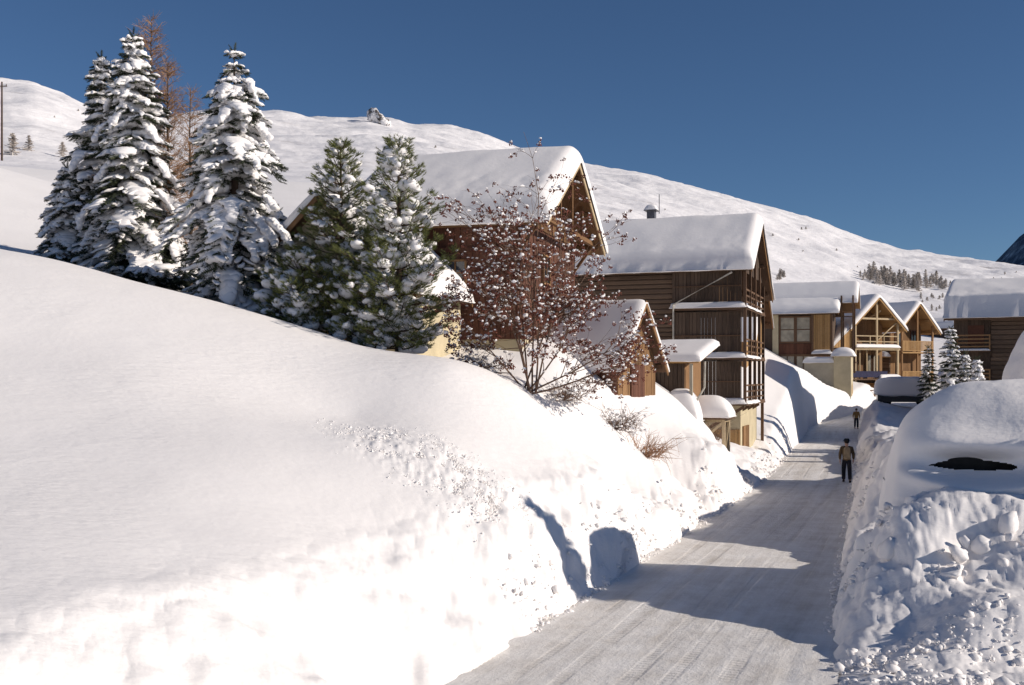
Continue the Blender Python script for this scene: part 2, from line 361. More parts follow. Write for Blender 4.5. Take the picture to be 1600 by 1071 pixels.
# ---- hills: the same sheet carried on to the skyline
SKX = [-3000, -1200, -300, 0, 50, 100, 140, 230, 320, 430, 480, 545, 576, 612, 640, 700, 750, 812, 920, 1000, 1100, 1200, 1280, 1350, 1400, 1500, 1600, 1800, 2400, 4000]
SKY = [470, 400, 150, 122, 127, 150, 170, 190, 176, 178, 184, 186, 184, 187, 195, 197, 209, 234, 258, 270, 297, 322, 345, 372, 387, 402, 416, 440, 480, 510]
angh = ang
px_ = np.where(np.abs(angh) < 62, 800+F*np.tan(np.radians(np.clip(angh, -62, 62))), np.where(angh < 0, -3000, 4000))
el = (HZ-np.interp(px_, SKX, SKY))/F
el = np.where(np.abs(angh) > 100, .07, el); el = np.convolve(np.r_[el[-4:], el, el[:4]], np.ones(9)/9, 'valid')
Rc = np.interp(px_, [0, 400, 800, 1600], [620, 760, 900, 1150]); Rc = np.where(np.abs(angh) > 62, 900, Rc); Rc = np.convolve(np.r_[Rc[-60:], Rc, Rc[:60]], np.ones(121)/121, 'valid')
cosb = np.where(np.abs(angh) < 62, np.cos(np.radians(angh)), .6)
zc = CZ+el*Rc*cosb
u = np.concatenate([np.linspace(0, 1, 200), np.linspace(1.03, 1.8, 16)])
z0 = GP[-1, :, 2]; _k = np.ones(61)/61; z0s = np.convolve(np.r_[z0[-30:], z0, z0[:30]], _k, 'valid')
HX = np.zeros((len(u), na)); HY = HX.copy(); HZm = HX.copy()
ar = np.radians(angh)
for i, q in enumerate(u):
    rr_ = 150+(Rc-150)*q
    HX[i] = rr_*np.sin(ar); HY[i] = rr_*np.cos(ar)
    f = min(q, 1)**1.05 if q <= 1 else 1-(q-1)*.9
    zz0 = z0+(z0s-z0)*sm(q*12); HZm[i] = zz0+(zc-zz0)*f
und = fbm(HX/140, HY/140, oct=5, seed=55, gain=.5)
U = np.minimum(u, 1)[:, None]
HZm += und*11*np.sin(np.pi*np.clip(U, 0, 1))**.8*np.clip((HZm-z0)/60+.15, 0, 1)+fbm(HX/16, HY/16, oct=4, seed=66)*1.7*np.clip(U*6, 0, 1)
me = np_mesh('hill', np.stack([HX, HY, HZm], -1).reshape(-1, 3), polar_faces(len(u), na))
tag(link('hill', me, M['hill'], smooth=True), kind='structure')
def hill_at(px, q):        # point on the hill along photo column px at fraction q
    j = int(np.argmin(abs(angh-math.degrees(math.atan((px-800)/F))))); i = int(round(q*199))
    return HX[i, j], HY[i, j], HZm[i, j]
def hill_find(px, py):     # nearest hill point on the line of sight
    j = int(np.argmin(abs(angh-math.degrees(math.atan((px-800)/F)))))
    row = HZ-(HZm[:200, j]-CZ)/HY[:200, j]*F
    i = int(np.argmax(row <= py)); return float(HX[i, j]), float(HY[i, j]), float(HZm[i, j])
# far rocky mountain at the right
V = []; Fq = []; nx, ny = 70, 40
ex = [1480, 1540, 1562, 1580, 1596, 1620, 1680, 1760, 1900]; ey = [425, 418, 408, 392, 372, 350, 300, 330, 420]
for j in range(ny):
    for i in range(nx):
        px = 1480+420*i/(nx-1); top = np.interp(px, ex, ey); q = j/(ny-1); d = 3300-700*(1-q)
        x, y, _z = P(px, 0, d); zt = CZ+(HZ-top)/F*3300
        V.append((x, y, 150+(zt-150)*q)) 
V = np.array(V); V[:, 1] += 90*fbm(V[:, 0]/130, V[:, 2]/130, oct=5, seed=8); V[:, 2] += 14*fbm(V[:, 0]/60, V[:, 2]/90, oct=4, seed=9)
back = V.reshape(ny, nx, 3)[-1].copy(); back[:, 1] += 900; back[:, 2] = 100; V = np.r_[V, back]
i, j = np.meshgrid(np.arange(ny), np.arange(nx-1), indexing='ij')
Fq = np.stack([i*nx+j, i*nx+j+1, (i+1)*nx+j+1, (i+1)*nx+j], -1).reshape(-1, 4)
tag(link('mountain', np_mesh('mountain', V, Fq), M['rock'], smooth=False), kind='structure')

# ---- road
ys = np.concatenate([np.arange(-60, 8, 2.0), np.arange(8, 60, .16), np.arange(60, 126, .6)]); ss = np.linspace(-.04, 1.04, 46)
Yg, Sg = np.meshgrid(ys, ss, indexing='ij')
Xg = XL(Yg)+(XR(Yg)-XL(Yg))*Sg
Zg = ZR(Yg)+.004-.05*np.clip(abs(Sg-.5)*2-1, 0, 1)
lat = (XR(Yg)-XL(Yg))*Sg
al = Yg*.95
Zg += .012*fbm(lat*1.2, al*.3, oct=3, seed=12)+.02*(np.abs(Sg-.5)*2)**3*fbm(lat*2.2, al*1.5, oct=3, seed=13)
Zg -= .035*np.exp(-((lat-(XR(Yg)-XL(Yg))*.90)/.10)**2)*np.clip((21-Yg)/4, 0, 1)   # deeper rut near the right edge
i, j = np.meshgrid(np.arange(len(ys)-1), np.arange(len(ss)-1), indexing='ij'); n_ = len(ss)
me = np_mesh('road', np.stack([Xg, Yg, Zg], -1).reshape(-1, 3), np.stack([i*n_+j, i*n_+j+1, (i+1)*n_+j+1, (i+1)*n_+j], -1).reshape(-1, 4))
atr = me.attributes.new('track', 'FLOAT_VECTOR', 'POINT'); atr.data.foreach_set('vector', np.stack([lat, Yg*1.06, lat*0], -1).astype(np.float32).ravel())
tag(link('road', me, M['road'], smooth=True), kind='structure')

# ------------------------------------------------------------------ batches
import bmesh
def ico(sub):
    bm = bmesh.new(); bmesh.ops.create_icosphere(bm, subdivisions=sub, radius=1)
    V = np.array([v.co[:] for v in bm.verts]); Fc = np.array([[v.index for v in f.verts] for f in bm.faces]); bm.free(); return V, Fc
ICO1, ICO2, ICO3 = ico(1), ico(2), ico(3)
class Batch:
    def __init__(s): s.V = []; s.F = []; s.n = 0
    def add(s, tpl, O, A, B, C):     # O,A,B,C (n,3)
        T, Fc = tpl; O = np.asarray(O, float); n = len(O)
        if n == 0: return
        V = O[:, None]+T[None, :, 0:1]*np.asarray(A)[:, None]+T[None, :, 1:2]*np.asarray(B)[:, None]+T[None, :, 2:3]*np.asarray(C)[:, None]
        s.V.append(V.reshape(-1, 3)); s.F.append((Fc[None]+(np.arange(n)*len(T))[:, None, None]+s.n).reshape(-1, Fc.shape[1])); s.n += n*len(T)
    def mesh(s, name, wob=None):
        V = np.concatenate(s.V); Fc = np.concatenate(s.F)
        if wob:
            for a, f in wob:
                V = V+a*np.stack([fbm(V[:, 0]*f, V[:, 1]*f, V[:, 2]*f, 2, 1), fbm(V[:, 0]*f, V[:, 1]*f, V[:, 2]*f, 2, 2), fbm(V[:, 0]*f, V[:, 1]*f, V[:, 2]*f, 2, 3)], -1)
        return np_mesh(name, V, Fc)
def blobs(B, O, rx, ry, rz, yaw=None, tpl=ICO2):
    O = np.asarray(O, float); n = len(O); yaw = rng.uniform(0, 6.28, n) if yaw is None else yaw
    c, s = np.cos(yaw), np.sin(yaw); z = np.zeros(n)
    B.add(tpl, O, np.stack([c, s, z], -1)*np.asarray(rx)[:, None], np.stack([-s, c, z], -1)*np.asarray(ry)[:, None], np.stack([z, z, z+1], -1)*np.asarray(rz)[:, None])
# scattered plough chunks along the road and on the crumbled patch
def chunks(name, label, pts, sizes, m_=None):
    B = Batch(); pts = np.asarray(pts); sizes = np.asarray(sizes)
    O = pts
    blobs(B, O, sizes*rng.uniform(.8, 1.3, len(O)), sizes*rng.uniform(.7, 1.1, len(O)), sizes*rng.uniform(.5, .9, len(O)), tpl=ICO1)
    me = B.mesh(name, [(.05, 9), (.02, 30)]); o = link(name, me, m_ or M['snow'], smooth=True)
    return tag(o, label, 'snow', kind='stuff')
def surf(x, y): return ground(x, y)[0]
n = 3600; yy = 20+rng.power(.75, n)*48; side = rng.random(n) < .55
tt = np.abs(rng.normal(0, .55, n))-.12
xx = np.where(side, XL(yy)-tt, XR(yy)+tt)
z = surf(xx, yy); sz = .018+.10*rng.power(.35, n)*rng.random(n)
z = np.maximum(z, ZR(yy)+.0)+sz*.15
chunks('snow_chunks', 'loose lumps of ploughed snow strewn along both road edges', np.stack([xx, yy, z], -1), sz)
n = 2600; xx = rng.uniform(2.6, 8.2, n); yy = rng.uniform(9, 18, n); k = (xx > XR(yy)+.15); xx = xx[k]; yy = yy[k]
z = surf(xx, yy)+.1*billow(xx*1.3, yy*1.3, surf(xx, yy)*1.3, 3, 21, .5); sz = .02+.13*rng.power(.3, len(xx))*rng.random(len(xx))
chunks('snow_chunks', 'broken snow blocks covering the bank at lower right', np.stack([xx, yy, z], -1), sz)
n = 260; xx = rng.uniform(5, 13, n); yy = rng.uniform(19, 23.5, n); k = (xx > XR(yy)+.5) & (fbm(xx*.6, yy*.6, oct=2, seed=2) > -.15); xx = xx[k]; yy = yy[k]
B = Batch(); z = surf(xx, yy); sz = .05+.26*rng.power(.45, len(xx))*rng.random(len(xx)); m_ = len(xx)
blobs(B, np.stack([xx, yy, z-.2*sz], -1), sz*rng.uniform(.8, 1.5, m_), sz*rng.uniform(.6, 1.1, m_), sz*rng.uniform(.5, 1.0, m_))
tag(link('snow_blocks', B.mesh('snow_blocks', [(.16, 3.2), (.05, 11)]), M['snow'], smooth=True), 'heavy broken snow blocks piled in front of the buried van', 'snow', kind='stuff')
n = 22000; a = rng.normal(0, 1.7, n); c = rng.normal(0, .8, n); xx = cx+a*ux+c*uy; yy = cy-a*uy+c*ux
k = rng.random(n) < patch_mask(a, c, xx, yy); xx = xx[k]; yy = yy[k]
sz = .007+.028*rng.power(.4, len(xx))*rng.random(len(xx))
chunks('snow_crumbs', 'crumbled snow patch fallen on the smooth left slope', np.stack([xx, yy, surf(xx, yy)+.0], -1), sz)

# ------------------------------------------------------------------ snow blankets for roofs
def roof_snow(x0, x1, y0, y1, yr, zr, pn, pf, T, parent, seed=0, rx=.55, ry=.55, over=.10, name='snow', sag=.06, k0=.28, nx=70, ny=56):
    """blanket over a ridge roof; roof top height = zr - pn*(yr-y) or zr - pf*(y-yr)"""
    cs = lambda n: (1-np.cos(np.linspace(0, math.pi, n)))/2
    x0 -= over; x1 += over; y0 -= over; y1 += over
    X, Y = np.meshgrid(x0+(x1-x0)*cs(nx), y0+(y1-y0)*(.35*np.linspace(0, 1, ny)+.65*cs(ny)), indexing='ij')
    d = Y-yr; c_ = .35*T/.6
    roof = zr-np.where(d < 0, -d*pn, d*pf)
    sd_ = np.sqrt(d*d+c_*c_); soft = zr-np.where(d < 0, (sd_)*pn, (sd_)*pf)
    def edge(m, r): m = np.clip(m/r, 0, 1); return np.sqrt(np.clip(1-(1-m)**2, 0, 1))
    def round_(a, lo, hi, r): return edge(np.minimum(a-lo, hi-a), r)
    e = np.minimum(round_(X, x0, x1, rx), 1)*np.minimum(round_(Y, y0, y1, ry), 1)
    e = k0*(e > 0)+ (1-k0)*e
    nz = fbm(X*.5+seed*9, Y*.5, oct=3, seed=seed)
    top = soft+T*e*(1+.07*nz)+.012*fbm(X*2, Y*2, oct=3, seed=seed+4)*e+.035*T*fbm(X*3.4, Y*5, oct=3, seed=seed+6)*e*np.clip((yr-(y1-y0)*.22-Y)/.8, 0, 1)
    e0 = (np.minimum(np.minimum(X-x0, x1-X), np.minimum(Y-y0, y1-Y)) < 1e-6)
    ragged = .12*fbm(X*1.3+5, Y*1.3, oct=3, seed=seed+8)
    bulge = .10*T
    # sides: rim row a little outside and lower
    bot = roof+.004
    Vt = np.stack([X, Y, np.maximum(top, bot+.02)], -1)
    rim = []
    idx = [(i, 0) for i in range(nx)]+[(nx-1, j) for j in range(1, ny)]+[(i, ny-1) for i in range(nx-2, -1, -1)]+[(0, j) for j in range(ny-2, 0, -1)]
    ids = [i*ny+j for i, j in idx]
    V = list(Vt.reshape(-1, 3)); Fc = []
    for i in range(nx-1):
        for j in range(ny-1): Fc.append((i*ny+j, (i+1)*ny+j, (i+1)*ny+j+1, i*ny+j+1))
    base = len(V); cxm, cym = (x0+x1)/2, (y0+y1)/2
    L_ = len(idx)
    for lv, (outw, fr) in enumerate(((.5, .75), (.45, .4), (.0, .0))):
        for i, j in idx:
            x, y, zt = Vt[i, j]; zb = bot[i, j]-.02-max(0, ragged[i, j])*.4*(1 if lv == 2 else 0)
            ox = (1 if i == nx-1 else -1 if i == 0 else 0)*bulge*outw; oy = (1 if j == ny-1 else -1 if j == 0 else 0)*bulge*outw
            V.append((x+ox, y+oy, zb+(zt-zb)*fr))
    prev = ids
    for lv in range(3):
        cur = [base+lv*L_+k for k in range(L_)]
        for k in range(L_): k2 = (k+1) % L_; Fc.append((prev[k], cur[k], cur[k2], prev[k2]))
        prev = cur
    me = bpy.data.meshes.new(name); me.from_pydata([tuple(map(float, v)) for v in V], [], Fc); me.update()
    return link(name, me, M['snow_roof'], parent, smooth=True)
def snow_cap(parent, x0, x1, y0, y1, z, T, seed=0, name='snow', r=.9, nx=14, ny=12, matn='snow_roof'):
    """loaf of snow on a flat ledge"""
    rr_ = min(x1-x0, y1-y0)*.5*r
    return roof_snow(x0, x1, y0, y1, (y0+y1)/2, z, .0, .0, T, parent, seed, rr_, rr_, .02, name, k0=.15, nx=nx, ny=ny)

def planks_v(mb, ax, a0, a1, c, th, z0, z1f, bw=.2, out=1):
    """vertical boards on a wall; ax 'x': wall runs in x at y=c, ax 'y': runs in y at x=c. z1f(a) top height"""
    a = a0
    while a < a1-.02:
        w_ = min(bw*random.uniform(.8, 1.2), a1-a); e = random.uniform(0, .025)*out
        zt0, zt1 = z1f(a+.004), z1f(a+w_-.012); zb = z0-random.uniform(0, .03)
        lo, hi = sorted((c, c+(th*out+e)))
        p0, p1 = a+.004, a+w_-.012
        if ax == 'x': mb.hexa([(p0, lo, zb), (p1, lo, zb), (p1, hi, zb), (p0, hi, zb), (p0, lo, zt0), (p1, lo, zt1), (p1, hi, zt1), (p0, hi, zt0)])
        else: mb.hexa([(lo, p0, zb), (hi, p0, zb), (hi, p1, zb), (lo, p1, zb), (lo, p0, zt0), (hi, p0, zt0), (hi, p1, zt1), (lo, p1, zt1)])
        a += w_
def logs_h(mb, ax, a0, a1, c, th, z0, z1, lh=.24, out=1, ext=.12):
    z = z0
    while z < z1-.03:
        h = min(lh*random.uniform(.85, 1.15), z1-z); e = random.uniform(0, .04)*out
        p0 = a0-random.uniform(0, ext); p1 = a1+random.uniform(0, ext)
        m0, m1 = z+.015, z+h-.01; r = min(.05, h*.25)
        lo = c; hi = c+(th*out+e); hi2 = hi-.035*out
        prof = [(lo, m0), (hi2, m0), (hi, m0+r), (hi, m1-r), (hi2, m1), (lo, m1)]
        if ax == 'x': mb.prism([(p0, q, zz) for q, zz in prof], (p1-p0, 0, 0))
        else: mb.prism([(q, p0, zz) for q, zz in prof], (0, p1-p0, 0))
        z += h
def window(parent, ax, a0, a1, c, z0, z1, out=-1, pane='glass', fm='brown_board', nx=2, nz=1, fw=.07):
    """frame with pane; ax 'x' on wall y=c facing out(-1 = -y), ax 'y' on wall x=c"""
    mb = MB(); g = MB()
    def bx(m_, p0, p1, q0, q1, zz0, zz1):
        q0, q1 = sorted((q0, q1))
        m_.box(p0, p1, q0, q1, zz0, zz1) if ax == 'x' else m_.box(q0, q1, p0, p1, zz0, zz1)
    d0, d1 = c, c+.09*out
    bx(mb, a0, a0+fw, d0, d1, z0, z1); bx(mb, a1-fw, a1, d0, d1, z0, z1); bx(mb, a0+fw, a1-fw, d0, d1, z0, z0+fw); bx(mb, a0+fw, a1-fw, d0, d1, z1-fw, z1)
    for k in range(1, nx):
        a = a0+(a1-a0)*k/nx; bx(mb, a-fw*.35, a+fw*.35, d0, d1-.015*out, z0+fw, z1-fw)
    for k in range(1, nz):
        z = z0+(z1-z0)*k/nz; bx(mb, a0+fw, a1-fw, d0, d1-.03*out, z-fw*.3, z+fw*.3)
    bx(g, a0+fw*.5, a1-fw*.5, c+.01*out, c+.03*out, z0+fw*.5, z1-fw*.5)
    w_ = mb.build('window', M[fm], parent); g.build('pane', M[pane], w_); return w_
def roof_boards(parent, x0, x1, y0, y1, yr, zr, pn, pf, th=.14, mname='beam', fm='honey', fascia=True):
    mb = MB()
    zn = zr-pn*(yr-y0); zf = zr-pf*(y1-yr)
    mb.hexa([(x0, y0, zn-th), (x1, y0, zn-th), (x1, yr, zr-th), (x0, yr, zr-th), (x0, y0, zn), (x1, y0, zn), (x1, yr, zr), (x0, yr, zr)])
    mb.hexa([(x0, yr, zr-th), (x1, yr, zr-th), (x1, y1, zf-th), (x0, y1, zf-th), (x0, yr, zr), (x1, yr, zr), (x1, y1, zf), (x0, y1, zf)])
    # purlin ends and rafters under the overhang
    for q in (.12, .5, .88):
        for (ya, za, yb, zb) in ((y0, zn, yr, zr), (y1, zf, yr, zr)):
            y = ya+(yb-ya)*q; z = za+(zb-za)*q
            mb.bar((x0+.15, y, z-th-.11), (x1-.15, y, z-th-.11), .14, .2)
    ro = mb.build('roof', M[mname], parent)
    if fascia:
        h = .24
        for x in (x1+.003, x0-.053):
            for (ya, za, yb, zb) in ((y0-.02, zn, yr, zr), (yr+.002, zr, y1+.02, zf)):
                MB().hexa([(x, ya, za-h), (x+.05, ya, za-h), (x+.05, yb, zb-h), (x, yb, zb-h), (x, ya, za+.02), (x+.05, ya, za+.02), (x+.05, yb, zb+.02), (x, yb, zb+.02)]).build('bargeboard', M[fm], ro)
    return ro
def railing(parent, p0, p1, z, h=.95, mname='beam', nb=3, vertical=False, posts=True, step=.16):
    mb = MB(); p0 = Vector((*p0, z)); p1 = Vector((*p1, z)); L_ = (p1-p0).length; d = (p1-p0)/L_
    if vertical:
        mb.bar(p0+Vector((0, 0, h)), p1+Vector((0, 0, h)), .07, .06); mb.bar(p0+Vector((0, 0, .12)), p1+Vector((0, 0, .12)), .05, .06)
        a = .05
        while a < L_: q = p0+d*a; mb.bar(q+Vector((0, 0, .15)), q+Vector((0, 0, h-.03)), .10, .03); a += step
    else:
        for k in range(nb): zz = Vector((0, 0, h*(k+1)/nb)); mb.bar(p0+zz, p1+zz, .05, .09)
        if posts:
            k = max(1, round(L_/1.6))
            for i in range(k+1): q = p0+d*(L_*i/k); mb.bar(q, q+Vector((0, 0, h+.05)), .08)
    return mb.build('railing', M[mname], parent)
def wall_core(parent, x0, x1, y0, y1, yr, z0, zr, pn, pf, mname, th_in=.03, name='wall'):
    mb = MB(); zn = zr-pn*(yr-y0); zf = zr-pf*(y1-yr)
    mb.prism([(x0, y0, z0), (x0, y1, z0), (x0, y1, zf), (x0, yr, zr), (x0, y0, zn)], (x1-x0, 0, 0))
    return mb.build(name, M[mname], parent)
exec_after = []

# ================================================================== BUILDINGS
def house(name, label, cat, ref, az, group=None):
    """Empty at the near corner; local x runs along the ridge towards the gable we see, y runs back"""
    o = empty(name, ref, -R(az)); return tag(o, label, cat, group)
def at(px, py, d): return P(px, py, d)

# ---- A: big red-brown barn behind the rowan
A = house('timber_barn', 'largest red brown timber barn behind the berry tree, deep honey coloured gable under thick snow', 'barn', (1.2, 40, 5.2), 16, 'snow covered timber houses')
L, W, HA = 7.5, 9.3, 5.6; yrA, pA = 4.65, .58; zrA = HA+pA*yrA
wall_core(A, -L, -1.0, .06, W, yrA, .9, zrA-.16, pA, pA, 'red_board')
mb = MB(); planks_v(mb, 'x', -L, -1.0, .06, .04, .95, lambda a: HA-.1, .22, -1)
for zz in (2.55, 4.2): mb.box(-L, -1.0, -.09, -.01, zz, zz+.16)
mb.build('side_boards', M['red_board'], A)
mb = MB(); planks_v(mb, 'y', .1, W-.02, -1.0, .04, .95, lambda a: min(HA-.3, 99), .24, 1); mb.build('end_boards', M['red_board'], A)
mb = MB(); planks_v(mb, 'y', .1, W-.02, -1.0, .05, HA-.25, lambda a: max(HA-.2, zrA-.3-pA*abs(a-yrA)), .24, 1); mb.build('gable_boards', M['umber'], A)
MB().box(-L+.05, -.95, .1, W-.1, -2.5, .9).build('plinth', M['cream'], A)
mb = MB(); mb.bar((-.15, 3.0, HA), (-.15, 3.0, zrA-1.4), .14); mb.bar((-.15, 7.0, HA), (-.15, 7.0, zrA-1.4), .14); mb.bar((-.15, -.5, HA-.15), (-.15, 9.8, HA-.15), .18); mb.bar((-.15, 5, HA), (-.15, 5, zrA-.3), .16)
for y in (.1, 9.2): mb.bar((-1.0, y, 4.2), (-.1, y, 5.4), .12)
mb.build('gable_frame', M['umber'], A)
for x0 in (-6.6, -3.9): window(A, 'x', x0, x0+.9, -.02, 2.9, 3.9, -1, 'glass', 'brown_board', 2, 2)
window(A, 'y', 3.2, 4.3, -.93, 3.2, 4.4, 1, 'glass', 'brown_board', 2, 2)
roof_boards(A, -L-.5, .25, -.75, W+.7, yrA, zrA, pA, pA, .15, 'umber', 'pale')
sA = roof_snow(-L-.5, .25, -.75, W+.7, yrA, zrA, pA, pA, .95, A, 3, .6, .5, .12, k0=.35, nx=90, ny=70)

# ---- A2: small cream plastered house with a gable to the camera
A2 = house('cream_house', 'small cream plastered house with steep snowy gable half hidden behind the stone pines', 'house', (-4.9, 37.6, 5.2), 96, 'snow covered timber houses')
# ridge runs away from us: local +x points to the camera side
A2.rotation_euler = (0, 0, R(-90-4)); 
W2, L2 = 6.4, 4.3
A2.location = (-9.4, 38.7, 4.6)      # local x -> -Y world, local y -> +X world
pn2 = .95; ez = 3.35; zr2 = ez+pn2*3.2
A2.rotation_euler = (0, 0, R(-110))
wall_core(A2, -L2, 0, 0, W2, 3.2, -2, zr2-.1, pn2, pn2, 'cream')
window(A2, 'y', 1.0, 1.9, .0, 1.0, 2.2, 1, 'glass', 'brown_board', 2, 2); window(A2, 'y', 3.9, 4.8, .0, 1.0, 2.2, 1, 'glass', 'brown_board', 2, 2)
roof_boards(A2, -L2, .55, -.45, W2+.45, 3.2, zr2, pn2, pn2, .14, 'beam', 'brown_board')
roof_snow(-L2, .55, -.45, W2+.45, 3.2, zr2, pn2, pn2, .55, A2, 8, .5, .5, .08, k0=.35, nx=40, ny=50)

# ---- B: tall dark log barn with galleries
B = house('log_barn', 'tall weathered log barn with dark galleries on four levels right beside the road', 'barn', (11.1, 57, .75), 20, 'snow covered timber houses')
L, W, HB, yrB, pn, pf = 12, 7.6, 10.1, 3.2, .72, .72; zrB = HB+pn*yrB
wall_core(B, -L, -2.7, .1, W, yrB, 2.6, zrB-.16, pn, pf, 'log')
mb = MB(); logs_h(mb, 'x', -L, -2.75, .1, .10, 2.9, HB-.05, .26, -1); mb.build('log_wall', M['log'], B)
MB().box(-L+.2, .75, .8, W-.3, -2.5, 2.44).build('stone_base', M['cream'], B)
# board screens of the galleries, one per storey, set on snow topped ledges
lv = [2.55, 4.95, 7.55]; tops = [4.75, 7.35, HB-.1]
for k, (z0, z1) in enumerate(zip(lv, tops)):
    mb = MB(); planks_v(mb, 'x', -2.7, .95, -.12, .05, z0+.12, lambda a: z1, .2, -1)
    sb_ = mb.build('gallery_screen', M['board'], B)
    r_ = MB().bar((-2.6, -.24, z0+1.15), (.9, -.24, z0+1.15), .05, .06).build('rail', M['beam'], sb_)
    fl = MB().box(-2.75, 1.25, -.55, W-.3, z0-.1, z0).build('gallery_floor', M['beam'], B)
    snow_cap(fl, -2.75, 1.2, -.58, -.2, z0+.004, .30, 5+k, nx=12, ny=8)
    mb = MB()
    for y in (-.45, 1.5, 3.4, 5.3, 7.1): mb.bar((1.15, y, z0), (1.15, y, min(z1+.1, zrB-.4-pf*max(0, y-yrB)-pn*max(0, yrB-y))), .15)
    mb.bar((1.15, -.5, z0+.02), (1.15, W-.3, z0+.02), .16)
    mb.build('gallery_posts', M['beam'], B)
    railing(B, (1.15, -.45), (1.15, 7.1), z0, .95, 'beam', 3)
    mb = MB(); zt = min(z1, 99); planks_v(mb, 'y', -.05, W-.2, -.35, .05, z0+.02, lambda a, z1=z1: min(z1+.1, zrB-.35-pf*max(0, a-yrB)-pn*max(0, yrB-a)), .24, 1)
    mb.build('gable_boards', M['brown_board' if k == 2 else 'board'], B)
    snow_cap(fl, .75, 1.3, -.5, 4.4+.4*k, z0+.004, .16, 15+k, nx=8, ny=24)
mb = MB(); planks_v(mb, 'y', .3, W-.6, 1.05, .05, HB-.7, lambda a: zrB-.3-pf*max(0, a-yrB)-pn*max(0, yrB-a), .22, 1); mb.build('gable_boards', M['board'], B)
# braces under the lowest gallery
mb = MB()
for y in (-.35, 1.6, 3.6, 5.6): mb.bar((-1.8, y, .6), (1.1, y, 2.4), .15)
mb.bar((-2.7, -.4, 1.0), (-.9, -.4, 2.4), .13); mb.bar((-1.9, -.42, 1.0), (-.1, -.42, 2.4), .13)
mb.bar((1.1, 7.1, -.8), (1.1, 7.1, 2.5), .16)
mb.build('gallery_brace', M['beam'], B)
mb = MB(); planks_v(mb, 'x', -.75, .72, .8, .06, -.9, lambda a: 1.15, .2, -1); mb.build('door', M['honey'], B)
mb = MB(); planks_v(mb, 'y', 1.4, 3.6, .75, .06, -.9, lambda a: 1.3, .2, 1); mb.build('door', M['brown_board'], B)
mb = MB(); planks_v(mb, 'x', -2.2, -1.7, .8, .05, -.9, lambda a: 2.3, .12, -1); mb.build('board_panel', M['board'], B)
roof_boards(B, -L-.4, 1.5, -.75, W+.9, yrB, zrB, pn, pf, .15, 'beam', 'brown_board')
roof_snow(-L-.4, 1.5, -.75, W+.9, yrB, zrB, pn, pf, .9, B, 21, .5, .45, .12, k0=.35, nx=90, ny=60)
mb = MB(); mb.tube([(.55, -.8, HB-.75), (-2.55, -.62, 7.75), (-2.55, -.62, 2.75)], .05, 8); mb.build('downpipe', M['pipe'], B)
ch = MB().box(-4.85, -4.4, 3.2, 3.65, zrB-.5, zrB+.95).build('chimney', M['metal'], B)
snow_cap(ch, -4.95, -4.3, 3.1, 3.75, zrB+.994, .34, 4, nx=10, ny=10)
MB().box(-5.0, -4.25, 3.05, 3.8, zrB+.953, zrB+.99).tube([(-4.2, 3.5, zrB+.8), (-4.2, 3.5, zrB+1.9)], .025).build('flue', M['metal'], ch)

# ---- C: little wooden hay barn with steep roof, in front of B
C_ = house('hay_barn', 'small orange brown hay barn with steep snow roof right behind the berry tree', 'barn', at(964, 640, 41.5), 33, 'snow covered timber houses')
W3, L3, p3 = 3.3, 3.0, 1.35; e3 = 2.0; zr3 = e3+p3*W3/2
wall_core(C_, -L3, 0, 0, W3, W3/2, -1.5, zr3-.1, p3, p3, 'brown_board')
mb = MB(); planks_v(mb, 'y', 0, W3, 0, .04, -1, lambda a: zr3-.15-p3*abs(a-W3/2), .2, 1); mb.build('gable_boards', M['brown_board'], C_)
mb = MB(); planks_v(mb, 'x', -L3, 0, 0, .04, -1, lambda a: e3-.1, .2, -1); mb.build('side_boards', M['red_board'], C_)
mb = MB(); planks_v(mb, 'y', 1.0, 2.2, .045, .05, -.3, lambda a: 1.7, .2, 1); mb.build('door', M['red_board'], C_)
roof_boards(C_, -L3-.3, .4, -.35, W3+.35, W3/2, zr3, p3, p3, .1, 'beam', 'brown_board')
roof_snow(-L3-.3, .4, -.35, W3+.35, W3/2, zr3, p3, p3, .42, C_, 31, .35, .35, .06, k0=.4, nx=36, ny=44)
# ---- lean-to
D_ = house('lean_to_shed', 'low lean-to shed with rounded snow roof and grey post right of the hay barn', 'shed', at(1055, 650, 46), 25, 'snow covered timber houses')
mb = MB(); mb.prism([(-3.2, .05, -1), (-3.2, 2.6, -1), (-3.2, 2.6, 2.9), (-3.2, .05, 2.3)], (3.6, 0, 0)); mb.build('wall', M['brown_board'], D_)
mb = MB(); planks_v(mb, 'x', -3.2, .4, .05, .04, -.8, lambda a: 2.2, .2, -1); mb.build('side_boards', M['board'], D_)
MB().bar((.75, -.2, -1), (.75, -.2, 2.2), .12).build('post', M['stone'], D_)
MB().hexa([(-3.4, -.3, 2.22), (1.1, -.3, 2.22), (1.1, 2.8, 2.95), (-3.4, 2.8, 2.95), (-3.4, -.3, 2.32), (1.1, -.3, 2.32), (1.1, 2.8, 3.05), (-3.4, 2.8, 3.05)]).build('roof', M['honey'], D_)
roof_snow(-3.4, 1.1, -.3, 2.8, 2.8, 3.05, .235, 0, .32, D_, 17, .3, .3, .08, k0=.3, nx=40, ny=30)
MB().tube([(1.2, .3, 2.3), (1.18, .3, 1.2), (.9, .0, .6), (.9, .0, -.8)], .045, 8).build('downpipe', M['pipe'], D_)
